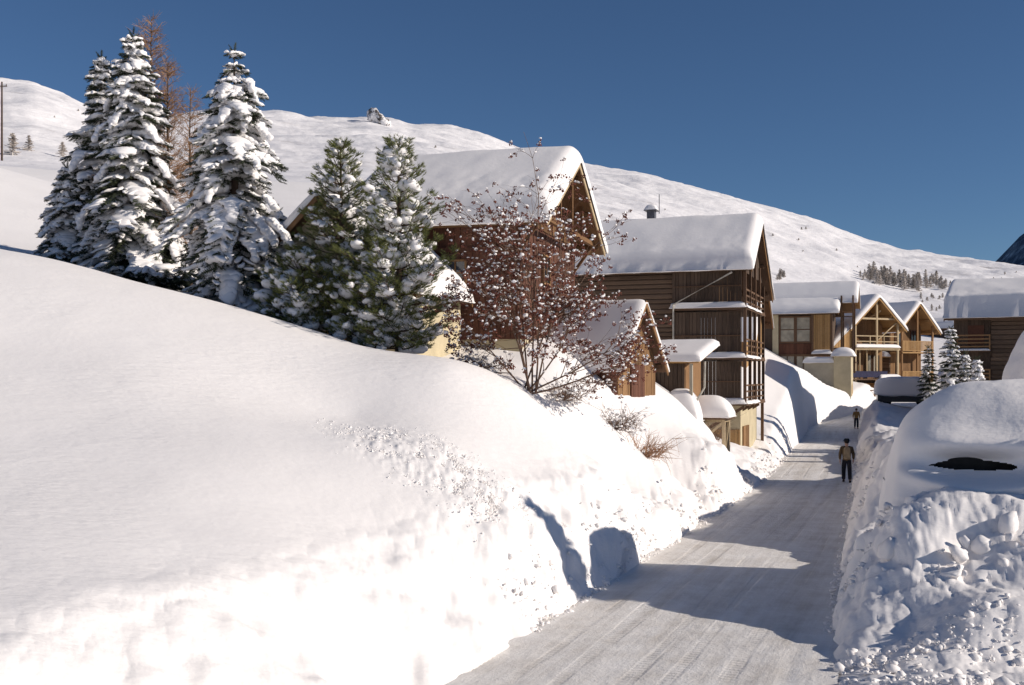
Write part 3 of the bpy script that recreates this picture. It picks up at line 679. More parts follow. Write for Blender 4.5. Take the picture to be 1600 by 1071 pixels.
# ---- snow-capped wood store and covered heap
E1 = house('wood_store', 'small open timber store under a big cushion of snow in front of the log barn', 'shed', at(1098, 690, 47), 20)
mb = MB()
for x in (-.6, .9):
    for y in (0, 1.3): mb.bar((x, y, -1.2), (x, y, .95), .13)
mb.bar((-.6, 0, .9), (.9, 0, .9), .12); mb.bar((.9, 0, .9), (.9, 1.3, .9), .12); mb.bar((-.2, -.02, -.1), (.85, -.02, .8), .1); mb.bar((.92, .1, -.4), (.92, 1.2, .8), .1)
mb.build('frame', M['pale'], E1)
mb = MB(); planks_v(mb, 'x', -.55, .1, .08, .04, -.9, lambda a: .85, .16, 1); planks_v(mb, 'y', .15, 1.25, .84, .04, -.9, lambda a: .8, .18, -1); mb.build('boards', M['board'], E1)
MB().box(-.85, 1.15, -.3, 1.6, .96, 1.05).build('roof', M['beam'], E1)
snow_cap(E1, -.85, 1.15, -.3, 1.6, 1.054, .95, 7, nx=26, ny=24)
E2 = house('covered_bin', 'rounded grey box buried under a tall dome of snow left of the wood store', 'bin', at(1056, 668, 45.5), 20)
MB().box(-.5, .8, 0, 1.1, -1, .25).build('box', M['stone'], E2)
snow_cap(E2, -.6, .9, -.15, 1.2, .254, 1.35, 12, nx=26, ny=24)

# ---- behind B: sliver of another gable
Z0 = house('brown_chalet', 'narrow strip of brown gable peeking out behind the right edge of the log barn', 'house', at(1180, 600, 84), 22, 'snow covered timber houses')
wall_core(Z0, -5, 0, -4.6, 3.0, -.2, -2, 8.4, 1.1, 1.1, 'brown_board')
mb = MB(); planks_v(mb, 'y', -4.5, 2.9, 0, .05, 0, lambda a: 8.2-1.1*abs(a+.2), .25, 1); mb.build('gable_boards', M['honey'], Z0)
roof_boards(Z0, -5.3, .8, -5, 3.4, -.2, 8.5, 1.1, 1.1, .15, 'beam', 'brown_board')
roof_snow(-5.3, .8, -5, 3.4, -.2, 8.5, 1.1, 1.1, .6, Z0, 41, .5, .5, .1, k0=.4, nx=30, ny=36)

# ---- D: glazed house with balcony
DD = house('glazed_chalet', 'chalet with large glazed veranda and open wooden balcony above the plastered gateway', 'house', at(1298, 566, 107), 21, 'snow covered timber houses')
DD.scale = (1.09,)*3
# main body local x -6..0, facing camera on y=0
wall_core(DD, -6.5, 0, .1, 6, 2.6, -3, 6.0, .62, .62, 'board', name='wall')
MB().box(-5.15, -4.62, -.06, .1, -3, 4.35).build('cream_wall', M['cream'], DD)
window(DD, 'x', -4.55, -3.1, .02, 1.75, 4.2, -1, 'curtain', 'beam', 1, 2, .14); window(DD, 'x', -3.1, -1.7, .02, 1.75, 4.2, -1, 'curtain', 'beam', 1, 2, .14)
window(DD, 'x', -4.55, -3.1, .02, -1.2, .65, -1, 'curtain', 'beam', 2, 1, .12); window(DD, 'x', -3.1, -1.7, .02, -1.2, .65, -1, 'curtain', 'beam', 2, 1, .12)
mb = MB(); planks_v(mb, 'x', -4.6, -1.6, .1, .06, .72, lambda a: 1.7, .3, -1); mb.build('spandrel', M['red_board'], DD)
mb = MB(); planks_v(mb, 'x', -1.5, -.05, .1, .06, .1, lambda a: 4.3, .22, -1); mb.build('board_wall', M['honey'], DD)
fl = MB().box(-1.6, .2, -.7, .1, .55, .75).build('balcony_floor', M['beam'], DD); snow_cap(fl, -1.6, .15, -.75, .05, .754, .35, 3, nx=14, ny=8)
mb = MB(); mb.bar((-1.55, -.62, .75), (-1.55, -.62, 4.3), .14); mb.bar((.12, -.6, -2), (.12, -.6, 4.3), .16); mb.bar((-4.6, 0, .66), (-1.6, 0, .66), .12); mb.build('posts', M['beam'], DD)
# right open terrace frame
mb = MB()
for x in (.9, 1.9):
    mb.bar((x, .4, -1), (x, .4, 6.0), .14); mb.bar((x, 2.6, -1), (x, 2.6, 6.0), .14)
for z in (.4, .8, 1.2): mb.bar((.1, .4, z), (2.0, .4, z), .06, .08)
mb.bar((0, .4, 4.1), (2.0, .4, 4.1), .1); mb.box(0, 2.1, .3, 3, -.1, .05)
mb.build('terrace_frame', M['beam'], DD)
roof_boards(DD, -7, .7, -.9, 6, 2.6, 6.6, .62, .62, .15, 'beam', 'brown_board')
roof_snow(-7, .7, -.9, 1.2, 1.2, 5.75, .62, 0, .6, DD, 51, .5, .5, .1, k0=.35, nx=50, ny=30)
# upper roof with small gable on posts
zu = 7.1
mb = MB(); mb.prism([(-6.5, .9, 4.6), (-6.5, 3.9, 4.6), (-6.5, 3.9, zu-1.3), (-6.5, 2.4, zu), (-6.5, .9, zu-1.3)], (8.3, 0, 0)); mb.build('attic', M['brown_board'], DD)
roof_boards(DD, -7, 2.2, .5, 4.6, 2.4, zu+.15, .95, .95, .14, 'honey', 'honey')
roof_snow(-7, 2.2, .5, 4.6, 2.4, zu+.15, .95, .95, .5, DD, 52, .4, .45, .1, k0=.4, nx=56, ny=40)

# ---- gateway of pale plaster
GW = house('plastered_gateway', 'pale plastered garden wall ending in a square pillar with arched niche, capped with snow', 'wall', at(1321, 604, 102.5), 24)
GW.scale = (1.12,)*3
MB().box(-3.4, -.95, .25, .75, -2, 2.0).build('wall', M['stone'], GW)
pl_ = MB().box(-.95, .45, 0, 1.4, -2.2, 2.55).build('pillar', M['cream'], GW)
mb = MB(); mb.prism([(.455, .45, -.9), (.455, .95, -.9), (.455, .95, 0), (.455, .85, .18), (.455, .7, .25), (.455, .55, .18), (.455, .45, 0)], (.012, 0, 0)); mb.build('arched_door', M['honey'], pl_)
snow_cap(GW, -3.5, -.9, .05, .95, 2.004, .5, 33, nx=24, ny=12); snow_cap(pl_, -1.15, .65, -.2, 1.6, 2.554, .75, 34, nx=18, ny=16)

# ---- F: chalet with frontal gable and open balcony
def frontal(name, label, ref, az, W, L, ez, p, over=1.6, snowT=.6, seed=0):
    h = house(name, label, 'house', ref, az, 'snow covered timber houses'); zr = ez+p*W/2; h.scale = (1.2,)*3
    wall_core(h, -L, -over, .05, W-.05, W/2, -3, zr-.15, p, p, 'brown_board')
    mb = MB(); planks_v(mb, 'y', .06, W-.06, -over, .05, -1, lambda a: zr-.3-p*abs(a-W/2), .22, 1); mb.build('gable_boards', M['brown_board'], h)
    mb = MB(); logs_h(mb, 'x', -L, -over, .05, .08, -1, ez-.1, .3, -1, .05); mb.build('side_wall', M['log'], h)
    roof_boards(h, -L-.3, .25, -.7, W+.7, W/2, zr, p, p, .14, 'honey', 'honey')
    roof_snow(-L-.3, .25, -.7, W+.7, W/2, zr, p, p, snowT, h, seed, .5, .55, .1, k0=.4, nx=56, ny=50)
    return h, zr
Fh, zrF = frontal('balcony_chalet', 'middle chalet of the far row, gable facing us with pale posts and open snowy balcony', at(1336, 592, 112), 64, 5.0, 8.5, 4.9, .88, 1.9, .55, 61)
mb = MB()
for y, zt in ((.05, 5.0), (2.5, zrF-.2), (4.95, 5.0)): mb.bar((-.05, y, -1), (-.05, y, zt), .17)
mb.bar((-.05, 0, 5.2), (-.05, 5, 5.2), .15); mb.bar((-.05, -1.9, 2.55), (-.05, 5.2, 2.55), .16)
mb.bar((-.05, -1.9, -1), (-.05, -1.9, 2.6), .16); mb.bar((-1.85, 3.0, 5.2), (-.1, 3.0, zrF-1.2), .12); mb.bar((-.05, 2.7, 3.4), (-.05, 4.8, 4.9), .1)
for y in (.9, 1.7): mb.bar((-.4, y, 0), (-.4, y, 2.5), .1)
mb.build('posts', M['pale'], Fh)
fl = MB().box(-1.9, .1, 0, 5.1, 2.6, 2.72).build('balcony_floor', M['pale'], Fh); snow_cap(fl, -.5, .15, 0, 5.1, 2.724, .28, 6, nx=8, ny=24)
railing(Fh, (0, .1), (0, 4.9), 2.74, .95, 'pale', 2)
fl = MB().box(-1.9, .3, -2.1, 5.1, -.12, 0).build('terrace_floor', M['beam'], Fh); snow_cap(fl, -.5, .35, 2.6, 5.1, .004, .4, 9, nx=8, ny=16); snow_cap(fl, -.5, .35, -2.1, -.6, .004, .3, 10, nx=8, ny=10)
railing(Fh, (.1, -2.0), (.1, 3.6), .02, .6, 'blue', vertical=True, step=.1)
for y in (.35, 1.25, 2.9, 3.8): window(Fh, 'y', y, y+.75, -1.84, .3, 2.1, 1, 'curtain', 'beam', 1, 1, .06)
window(Fh, 'y', .6, 1.3, -1.84, 3.3, 4.5, 1, 'curtain', 'pale', 1, 1)
# lower left annex roof
mb = MB(); planks_v(mb, 'y', -2.2, 0, -.3, .05, 2.65, lambda a: 4.6+.8*a, .2, 1); mb.build('annex_boards', M['honey'], Fh)
MB().hexa([(-6, -2.6, 2.55), (.1, -2.6, 2.55), (.1, .3, 4.9), (-6, .3, 4.9), (-6, -2.6, 2.7), (.1, -2.6, 2.7), (.1, .3, 5.05), (-6, .3, 5.05)]).build('annex_roof', M['honey'], Fh)
roof_snow(-6, .1, -2.6, .2, .2, 5.0, .83, 0, .5, Fh, 63, .4, .5, .05, k0=.4, nx=40, ny=24)
# ground level: dark store with log pile
st = MB().box(-3, -.4, -2.4, 6.5, -2.6, -.13).build('cellar', M['board'], Fh)
mb = MB()
for r_ in range(6):
    for c in range(16): y = 1.2+c*.17+.08*(r_ % 2); mb.tube([(-.1, y, -1.2+r_*.15), (-.45, y, -1.2+r_*.15)], .075, 6)
mb.build('firewood', M['honey'], st)
for z in (-2.2,): railing(Fh, (1.2, -2.4), (1.2, 4.5), z, 1.2, 'beam', 3)
# ---- G
Gh, zrG = frontal('orange_chalet', 'rightmost chalet of the far row with orange timber balcony and small snowy ledges', at(1409, 596, 120), 60, 4.3, 6.5, 5.2, .95, 1.4, .55, 71)
mb = MB()
for y, zt in ((.05, 5.2), (2.15, zrG-.2), (4.25, 5.2)): mb.bar((-.05, y, -1), (-.05, y, zt), .15)
mb.build('posts', M['brown_board'], Gh)
for z in (2.7, -.1):
    MB().box(-1.4, .1, 0, 4.3, z-.12, z).build('balcony_floor', M['honey'], Gh); railing(Gh, (.05, .05), (.05, 4.25), z, 1.0, 'honey', vertical=True)
for z in (2.2, -.4):
    sh = MB().box(-3.3, -1.3, -.75, .0, z, z+.12).build('side_ledge', M['honey'], Gh); snow_cap(sh, -3.3, -1.3, -.8, .0, z+.124, .45, 4, nx=12, ny=8)
for y in (.6, 2.7): window(Gh, 'y', y, y+.9, -1.34, 3.0, 4.8, 1, 'glass', 'red_board', 2, 1)
window(Gh, 'x', -3.9, -3.2, -.03, 3.2, 4.1, -1, 'curtain', 'beam', 1, 1)
for x in (-3.2, -4.6): window(Gh, 'x', x, x+.8, -.03, .6, 1.5, -1, 'curtain', 'beam', 1, 1)

# ---- right barn
Eb = house('dark_log_barn', 'long dark log barn with flat sheet of snow on its roof at the right edge', 'barn', at(1490, 605, 78), 27, 'snow covered timber houses')
L4, W4, H4 = 17, 15, 5.4; p4 = .34; zr4 = H4+p4*4.5
Eb.location.z = 3.5; Eb.scale = (1.055,)*3
wall_core(Eb, 0, L4, .1, W4, 4.5, -3, zr4-.12, p4, p4, 'log')
mb = MB(); logs_h(mb, 'x', 2.4, L4, .1, .1, -2, H4-.1, .3, -1, .1); mb.build('log_wall', M['log'], Eb)
mb = MB(); planks_v(mb, 'x', .1, 2.3, .1, .05, -2, lambda a: H4-.1, .2, -1); mb.build('board_wall', M['board'], Eb)
for z in (.6, 2.9):
    fl = MB().box(.3, 2.3, -.9, .1, z-.1, z).build('balcony_floor', M['beam'], Eb); railing(Eb, (.3, -.85), (2.3, -.85), z, 1.0, 'pale' if 0 else 'brown_board', 4)
    snow_cap(fl, .3, 2.3, -.9, -.55, z+.004, .12, 3, nx=10, ny=6)
MB().box(.9, 1.9, -.0, .07, 3.3, 4.6).build('shutter', M['red_board'], Eb)
roof_boards(Eb, -.5, L4, -.9, W4+.5, 4.5, zr4, p4, p4, .16, 'beam', 'beam')
roof_snow(-.5, L4, -.9, W4+.5, 4.5, zr4, p4, p4, 1.5, Eb, 81, .35, .35, .05, k0=.75, nx=80, ny=50)

# ---- outlying roofs beyond G
for (px, py, d, wd, lab) in ((1462, 545, 150, 6, 'low grey barn roof deep in snow between the far row and the dark barn'),):
    Q = house('snowbound_barn', lab, 'barn', at(px, py, d), 60)
    wall_core(Q, -4, 3, 0, wd, wd/2, -3, 3.6, .3, .3, 'board'); roof_boards(Q, -4.3, 3.3, -.5, wd+.5, wd/2, 3.8, .3, .3, .14, 'beam', 'beam'); roof_snow(-4.3, 3.3, -.5, wd+.5, wd/2, 3.8, .3, .3, .8, Q, 91, .5, .5, .05, k0=.4, nx=30, ny=30)
# ---- utility pole and far left pole
up = MB(); x, y, z = P(3, 246, 150); up.tube([(0, 0, -2), (0, 0, 10.4)], [.16, .11], 8); o = up.build('utility_pole', M['bark']); o.location = (x, y, z)
MB().bar((-.7, 0, 9.8), (.7, 0, 9.8), .12).tube([(-.6, 0, 9.8), (-.6, 0, 10.1)], .05).tube([(.6, 0, 9.8), (.6, 0, 10.1)], .05).build('crossarm', M['bark'], o)
tag(o, 'tall thin wooden utility pole on the snowy field at the far left edge', 'pole')

# ================================================================== SNOW-BURIED VEHICLES
def superbox(cxyz, half, e=.5, n=(150, 100), taper=0.0, lean=0.0, seed=0, amp=.05, floor=None, fn=None):
    th = np.linspace(0, 2*math.pi, n[0], endpoint=False); ph = np.linspace(-.5*math.pi+.02, .5*math.pi, n[1])
    sg = lambda a, k: np.sign(a)*np.abs(a)**k
    def even(t_, ex_, ez_, k, end):
        q = np.linspace(t_[0], end, 20001); xx = sg(np.cos(q), ex_); zz = sg(np.sin(q), ez_)
        s_ = np.r_[0, np.cumsum(np.hypot(np.diff(xx), np.diff(zz)))]; return np.interp(np.linspace(0, s_[-1], k), s_, q)
    th = even(th, e, e, n[0]+1, 2*math.pi)[:-1]; ph = even(ph, e*.8, e, n[1], .5*math.pi)
    T_, Ph = np.meshgrid(th, ph)
    x = sg(np.cos(Ph), e*.8)*sg(np.cos(T_), e); y = sg(np.cos(Ph), e*.8)*sg(np.sin(T_), e); z = sg(np.sin(Ph), e)
    k = 1-taper*(z+1)/2; X = cxyz[0]+half[0]*x*k; Y = cxyz[1]+half[1]*y*k; Z = cxyz[2]+half[2]*z+lean*X
    nn = amp*fbm(X*.7, Y*.7, Z*.7, 3, seed)*2
    X = X+nn*x; Y = Y+nn*y; Z = Z+nn*z
    V = np.stack([X, Y, Z], -1)
    if fn is not None: V = fn(V)
    na_ = n[0]; i, j = np.meshgrid(np.arange(n[1]-1), np.arange(na_), indexing='ij')
    Fc = np.stack([i*na_+j, i*na_+(j+1) % na_, (i+1)*na_+(j+1) % na_, (i+1)*na_+j], -1).reshape(-1, 4)
    return V.reshape(-1, 3), Fc
# near van: local frame at its base
VR = R(14); vx, vy, vz = 12.1, 23.1, 1.9
van = tag(empty('buried_van', (vx, vy, vz), -VR), 'van buried under a huge smooth drift of snow, only a slit of dark window showing', 'van')
_q = P(1522, 727, 22.0); _dx, _dy = _q[0]-vx, _q[1]-vy
wx, wz = _dx*math.cos(VR)-_dy*math.sin(VR), _q[2]-vz; wyl = _dx*math.sin(VR)+_dy*math.cos(VR); print('win', wx, wyl, wz)
def vfn(V):
    X, Y, Z = V[..., 0], V[..., 1], V[..., 2]
    fr = np.clip((-Y-.8)/1.2, 0, 1)
    # concave scoop under the eyebrow of snow, lip below
    e = ((X-wx)/1.25)**2+((Z-wz)/.30)**2
    dent = np.exp(-e*1.1)
    lip = np.exp(-(((Z-(wz-.40+.10*(X-wx)**2))/.16)**2))*np.exp(-((X-wx)/1.9)**4)
    brow = np.exp(-(((Z-(wz+.42))/.22)**2))*np.exp(-((X-wx)/1.8)**4)
    V = V.copy(); V[..., 2] -= .55*np.clip(Y/2.3, 0, 1)*(Z > .5); V[..., 1] += .62*np.clip(Z-.3, 0, 3)*np.clip(-Y/2.2, 0, 1)-.2*np.clip(-Y/2.2, 0, 1)
    V[..., 1] += fr*(.80*dent-.34*lip-.10*brow)
    # long scoop at upper left
    s = np.exp(-(((X+2.0)/1.0)**2+((Z-1.75)/.45)**2)); V[..., 1] += .12*s; V[..., 2] -= .05*s
    return V
Vv, Fv = superbox((-.1, 0, .72), (4.25, 2.3, 2.1), .52, (640, 420), .20, .03, 5, .06, fn=vfn)
me = np_mesh('snow_blanket', Vv, Fv)
cen = Vv[Fv].mean(1); inner = ((cen[:, 0]-wx-.04)/.84)**2+((cen[:, 2]-wz+.05)/.095)**2
jag = .35*fbm(cen[:, 0]*5, cen[:, 2]*5, oct=3, seed=4)
keep = ~((inner+jag < 1) & (cen[:, 1] < -.5)); bpy.data.meshes.remove(me)
link('snow_blanket', np_mesh('snow_blanket', Vv, Fv[keep]), M['snow'], van, smooth=True)
vb = MB(); vb.hexa([(-3.2, -.9, -1), (2.6, -.9, -1), (2.6, 1.6, -1), (-3.2, 1.6, -1), (-2.9, -.5, 1.4), (2.4, -.6, 1.6), (2.4, 1.4, 1.6), (-2.9, 1.4, 1.4)]); vb.build('body', M['carbody'], van)
MB().box(wx-.62, wx+1.1, -1.02, -.95, wz-.3, wz+.3).build('window', M['tyre'], van)

def snow_car(loc, rz, label, s=1.0, Tn=1.0, seed=0):
    r = tag(empty('snow_covered_car', loc, rz), label, 'car', 'snowed-in cars')
    mb = MB(); mb.hexa([(-2.1, -.85, .3), (2.1, -.85, .3), (2.1, .85, .3), (-2.1, .85, .3), (-2.1, -.82, .95), (2.1, -.82, .95), (2.1, .82, .95), (-2.1, .82, .95)]); mb.build('body', M['carbody'], r)
    mb = MB(); mb.hexa([(-1.7, -.78, .95), (1.2, -.78, .95), (1.2, .78, .95), (-1.7, .78, .95), (-1.3, -.62, 1.45), (.6, -.62, 1.45), (.6, .62, 1.45), (-1.3, .62, 1.45)]); cb = mb.build('cabin', M['glass'], r)
    for x in (-1.35, 1.35):
        for y in (-.8, .8): mb = MB(); mb.tube([(x, y-.1, .33), (x, y+.1, .33)], .33, 14); mb.build('wheel', M['tyre'], r)
    Vv, Fv = superbox((-.1, 0, 1.55), (2.3*s, 1.15*s, .75*Tn), .45, (90, 50), .12, 0, seed, .08)
    link('snow_blanket', np_mesh('snow_blanket', Vv, Fv), M['snow'], r, smooth=True); return r
x, y, z = P(1412, 632, 90); snow_car((x, y, z-.1), R(-15), 'dark car under a thick rounded slab of snow beside the far end of the road', 1.0, 1.05, 3)
# tall snow heap behind the van at right edge
hx, hy = 22.6, 44.5
Vv, Fv = superbox((0, 0, 1.2), (3.0, 3.2, 4.1), .75, (120, 80), .42, 0, 14, .12)
o = link('snow_heap', np_mesh('snow_heap', Vv, Fv), M['snow'], None, (hx, hy, 2.0), True); tag(o, 'steep shaded heap of snow standing behind the buried van at the right edge', 'snow heap')
# the hidden snow berm behind the van is part of the ground mesh
# (unseen bank added to the terrain heights to shade the roadway)

# ================================================================== VEGETATION
def feather(n=7, w=.30, seed=1):
    r = random.Random(seed); V = []; Fc = []
    for k in range(n):
        x = .08+.9*k/n; ww = w*(1-.55*k/n)
        for s in (-1, 1):
            i = len(V); V += [(x-.05, 0, 0), (x+.09, 0, 0), (x+.16+.05*r.random(), s*ww*r.uniform(.7, 1.1), r.uniform(-.06, .05))]; Fc.append((i, i+1, i+2))
        i = len(V); V += [(x-.04, 0, 0), (x+.06, 0, 0), (x+.15, r.uniform(-.05, .05), r.choice((-1, 1))*ww*.5)]; Fc.append((i, i+1, i+2))
    i = len(V); V += [(.8, -.04, 0), (.8, .04, 0), (1.15, 0, 0)]; Fc.append((i, i+1, i+2))
    return np.array(V), np.array(Fc)
def tuft(n=15, seed=2):
    r = random.Random(seed); V = []; Fc = []
    for k in range(n):
        x = r.uniform(0, .75); a = r.uniform(0, 6.28); sp = r.uniform(.28, .5); l = r.uniform(.4, .6)
        cy, cz = math.cos(a), math.sin(a); i = len(V); q = .045
        V += [(x, -q*cz, q*cy), (x, q*cz, -q*cy), (x+l, cy*sp, cz*sp)]; Fc.append((i, i+1, i+2))
    return np.array(V), np.array(Fc)
FEA, TUF = feather(), tuft()
def orient(Dv, n=None):
    Dv = np.asarray(Dv, float); L_ = np.linalg.norm(Dv, axis=1, keepdims=True); d = Dv/L_
    up = np.tile([0, 0, 1.0], (len(d), 1)); up[np.abs(d[:, 2]) > .9] = [1, 0, 0]
    b_ = np.cross(up, d); b_ /= np.linalg.norm(b_, axis=1, keepdims=True); c = np.cross(d, b_); return d, b_, c, L_
def pads(B, O, D, rx, ry, rz, tpl=ICO2):
    d, b_, c, _L = orient(np.asarray(D)); B.add(tpl, np.asarray(O), d*np.asarray(rx)[:, None], b_*np.asarray(ry)[:, None], c*np.asarray(rz)[:, None])
def spruce(loc, H, Rm, seed, label, name='spruce', density=1.0, snow=1.0, group='snow laden conifers', droop=.5, bare_top=0.0, base=.03, prof=.72, drapes=0):
    r = np.random.default_rng(seed); root = tag(empty(name, loc), label, 'tree', group)
    nb, sb_ = Batch(), Batch(); tr = MB()
    tr.tube([(0, 0, -.5), (.03*H*.1, 0, H*.5), (0, 0, H*.99)], [.018*H+.03, .011*H+.02, .012], 7); tr.build('trunk', M['bark'], root, True)
    z = base*H; O = []; A = []; SO = []; SX = []; SY = []; SZ = []; SD = []; wood_ = MB(); lvl = 0
    while z < H*.985:
        f = 1-z/H; nbr = max(4, int((4.5+3.5*f)*density)); t0 = r.uniform(0, 6.28)
        for k in range(nbr):
            th = t0+6.283*k/nbr+r.normal(0, .15); L_ = Rm*(f**prof)*(.5 if f < bare_top else 1)*r.uniform(.55, 1.18)*(1+.34*math.sin(th*2+z*1.1+seed)*f)+.12
            if L_ < .12: continue
            zz = z+r.normal(0, .04)*H/9
            up0 = .35-.55*f+r.normal(0, .06); dr = droop*(.5+.7*f)*r.uniform(.7, 1.25)
            s_ = np.linspace(0, 1, 7); rad_ = L_*(s_-.10*s_**2); hz = zz+L_*(up0*s_-dr*s_**2+.16*dr*s_**4)
            hz = np.maximum(hz, .05+.10*s_)
            dx, dy = math.cos(th), math.sin(th); bend = r.normal(0, .10)
            px = rad_*dx-bend*L_*s_**2*dy; py = rad_*dy+bend*L_*s_**2*dx
            wood_.tube([(px[i], py[i], hz[i]) for i in (0, 2, 4, 6)], [.012*H**.5*(.4+f), .014*(.5+f), .010, .005], 4, False)
            nt_ = max(4, int(4+L_*7.5))
            for q in range(nt_):
                s = .12+.88*(q+.5)/nt_; i = min(5, int(s*6)); w_ = s*6-i
                o = np.array([px[i]*(1-w_)+px[i+1]*w_, py[i]*(1-w_)+py[i+1]*w_, hz[i]*(1-w_)+hz[i+1]*w_])
                sd_ = 1 if q % 2 else -1; tl = min(.85, (.44*L_*(1.05-s)**.6+.16))*r.uniform(.8, 1.2)
                a_ = th+sd_*r.uniform(.6, 1.0)*(1-.35*s); dv = np.array([math.cos(a_), math.sin(a_), -.30-.35*f*r.random()])
                O.append(o); A.append(dv*tl)
                if r.random() < .45: O.append(o+dv*tl*.4); A.append(np.array([math.cos(a_+sd_*.7), math.sin(a_+sd_*.7), -.5])*tl*.55)
                if r.random() < .22: O.append(o); A.append(np.array([math.cos(th+r.normal(0, .5)), math.sin(th+r.normal(0, .5)), -.9])*tl*.6)
                if snow > 0 and r.random() < .34*snow:
                    SO.append(o+dv*tl*.48+np.array([0, 0, .045])); SX.append(tl*.58); SY.append(tl*.15+.025); SZ.append(.03+.03*r.random()+.03*tl); SD.append(dv)
            O.append(np.array([px[6], py[6], hz[6]])); A.append(np.array([dx, dy, -.25])*.25*(.5+L_*.3))
            if snow > 0 and r.random() < (.35+.40*snow)*(.45 if f < bare_top else 1):
                m_ = max(4, int(4+L_*6)); cov = r.uniform(.7, 1.02); pw = r.uniform(.7, 1.25)
                for q in range(m_):
                    s = .16+cov*.84*q/m_; i = min(5, int(s*6)); w_ = s*6-i
                    o = np.array([px[i]*(1-w_)+px[i+1]*w_, py[i]*(1-w_)+py[i+1]*w_, hz[i]*(1-w_)+hz[i+1]*w_])
                    wd = (.06+.29*L_*math.sin(math.pi*min(1, .28+.66*s))**.8*(1.1-.45*s))*r.uniform(.88, 1.1)*pw*snow**.5
                    tg = np.array([px[i+1]-px[i], py[i+1]-py[i], hz[i+1]-hz[i]])
                    SO.append(o+np.array([0, 0, .05+.03*wd])+r.normal(0, .012, 3)); SX.append(L_/m_*1.15+.06); SY.append(min(wd, .50)); SZ.append((.06+.19*min(wd, .5))*r.uniform(.85, 1.2)*snow**.5); SD.append(tg)
        z += (.24+.24*f)*(H/9)**.5/density**.5*r.uniform(.75, 1.3); lvl += 1
    for k in range(5):
        O.append(np.array([0, 0, H*(.97+.006*k)])); a_ = k*1.3; A.append(np.array([math.cos(a_), math.sin(a_), 1.1])*.22)
    for k in range(drapes):
        f = r.uniform(.12, .86); zz = H*(1-f); th = r.uniform(0, 6.28); rr_0 = Rm*f**prof*r.uniform(.45, .72)
        p0 = np.array([rr_0*math.cos(th), rr_0*math.sin(th), zz+.05]); sl_ = r.uniform(1.0, 2.2); ln = (.30+.42*f)*r.uniform(.6, 1.3)
        for q in range(5):
            dd = np.array([math.cos(th), math.sin(th), -sl_*(.5+.25*q)]); dd /= np.linalg.norm(dd); p0 = p0+dd*ln*.34
            SO.append(p0.copy()); SD.append(dd); SX.append(ln*.36); SY.append((.20+.27*f)*(1.1-.15*q)*r.uniform(.8, 1.2)); SZ.append(.09+.06*f)
    O = np.array(O); A = np.array(A); d, b_, c, L_ = orient(A)
    ro = r.normal(0, .5, (len(d), 1)); b2_ = b_*np.cos(ro)+c*np.sin(ro); c2 = -b_*np.sin(ro)+c*np.cos(ro)
    nb.add(FEA, O, A, b2_*np.clip(L_, .2, .5), c2*np.clip(L_, .2, .5))
    link('needles', nb.mesh('needles'), M['needle'], root)
    wood_.build('branches', M['bark'], root)
    if SO:
        pads(sb_, SO, SD, SX, SY, SZ); link('snow', sb_.mesh('snow', [(.10, 3.2), (.05, 10)]), M['snow_tree'], root, smooth=True)
    return root
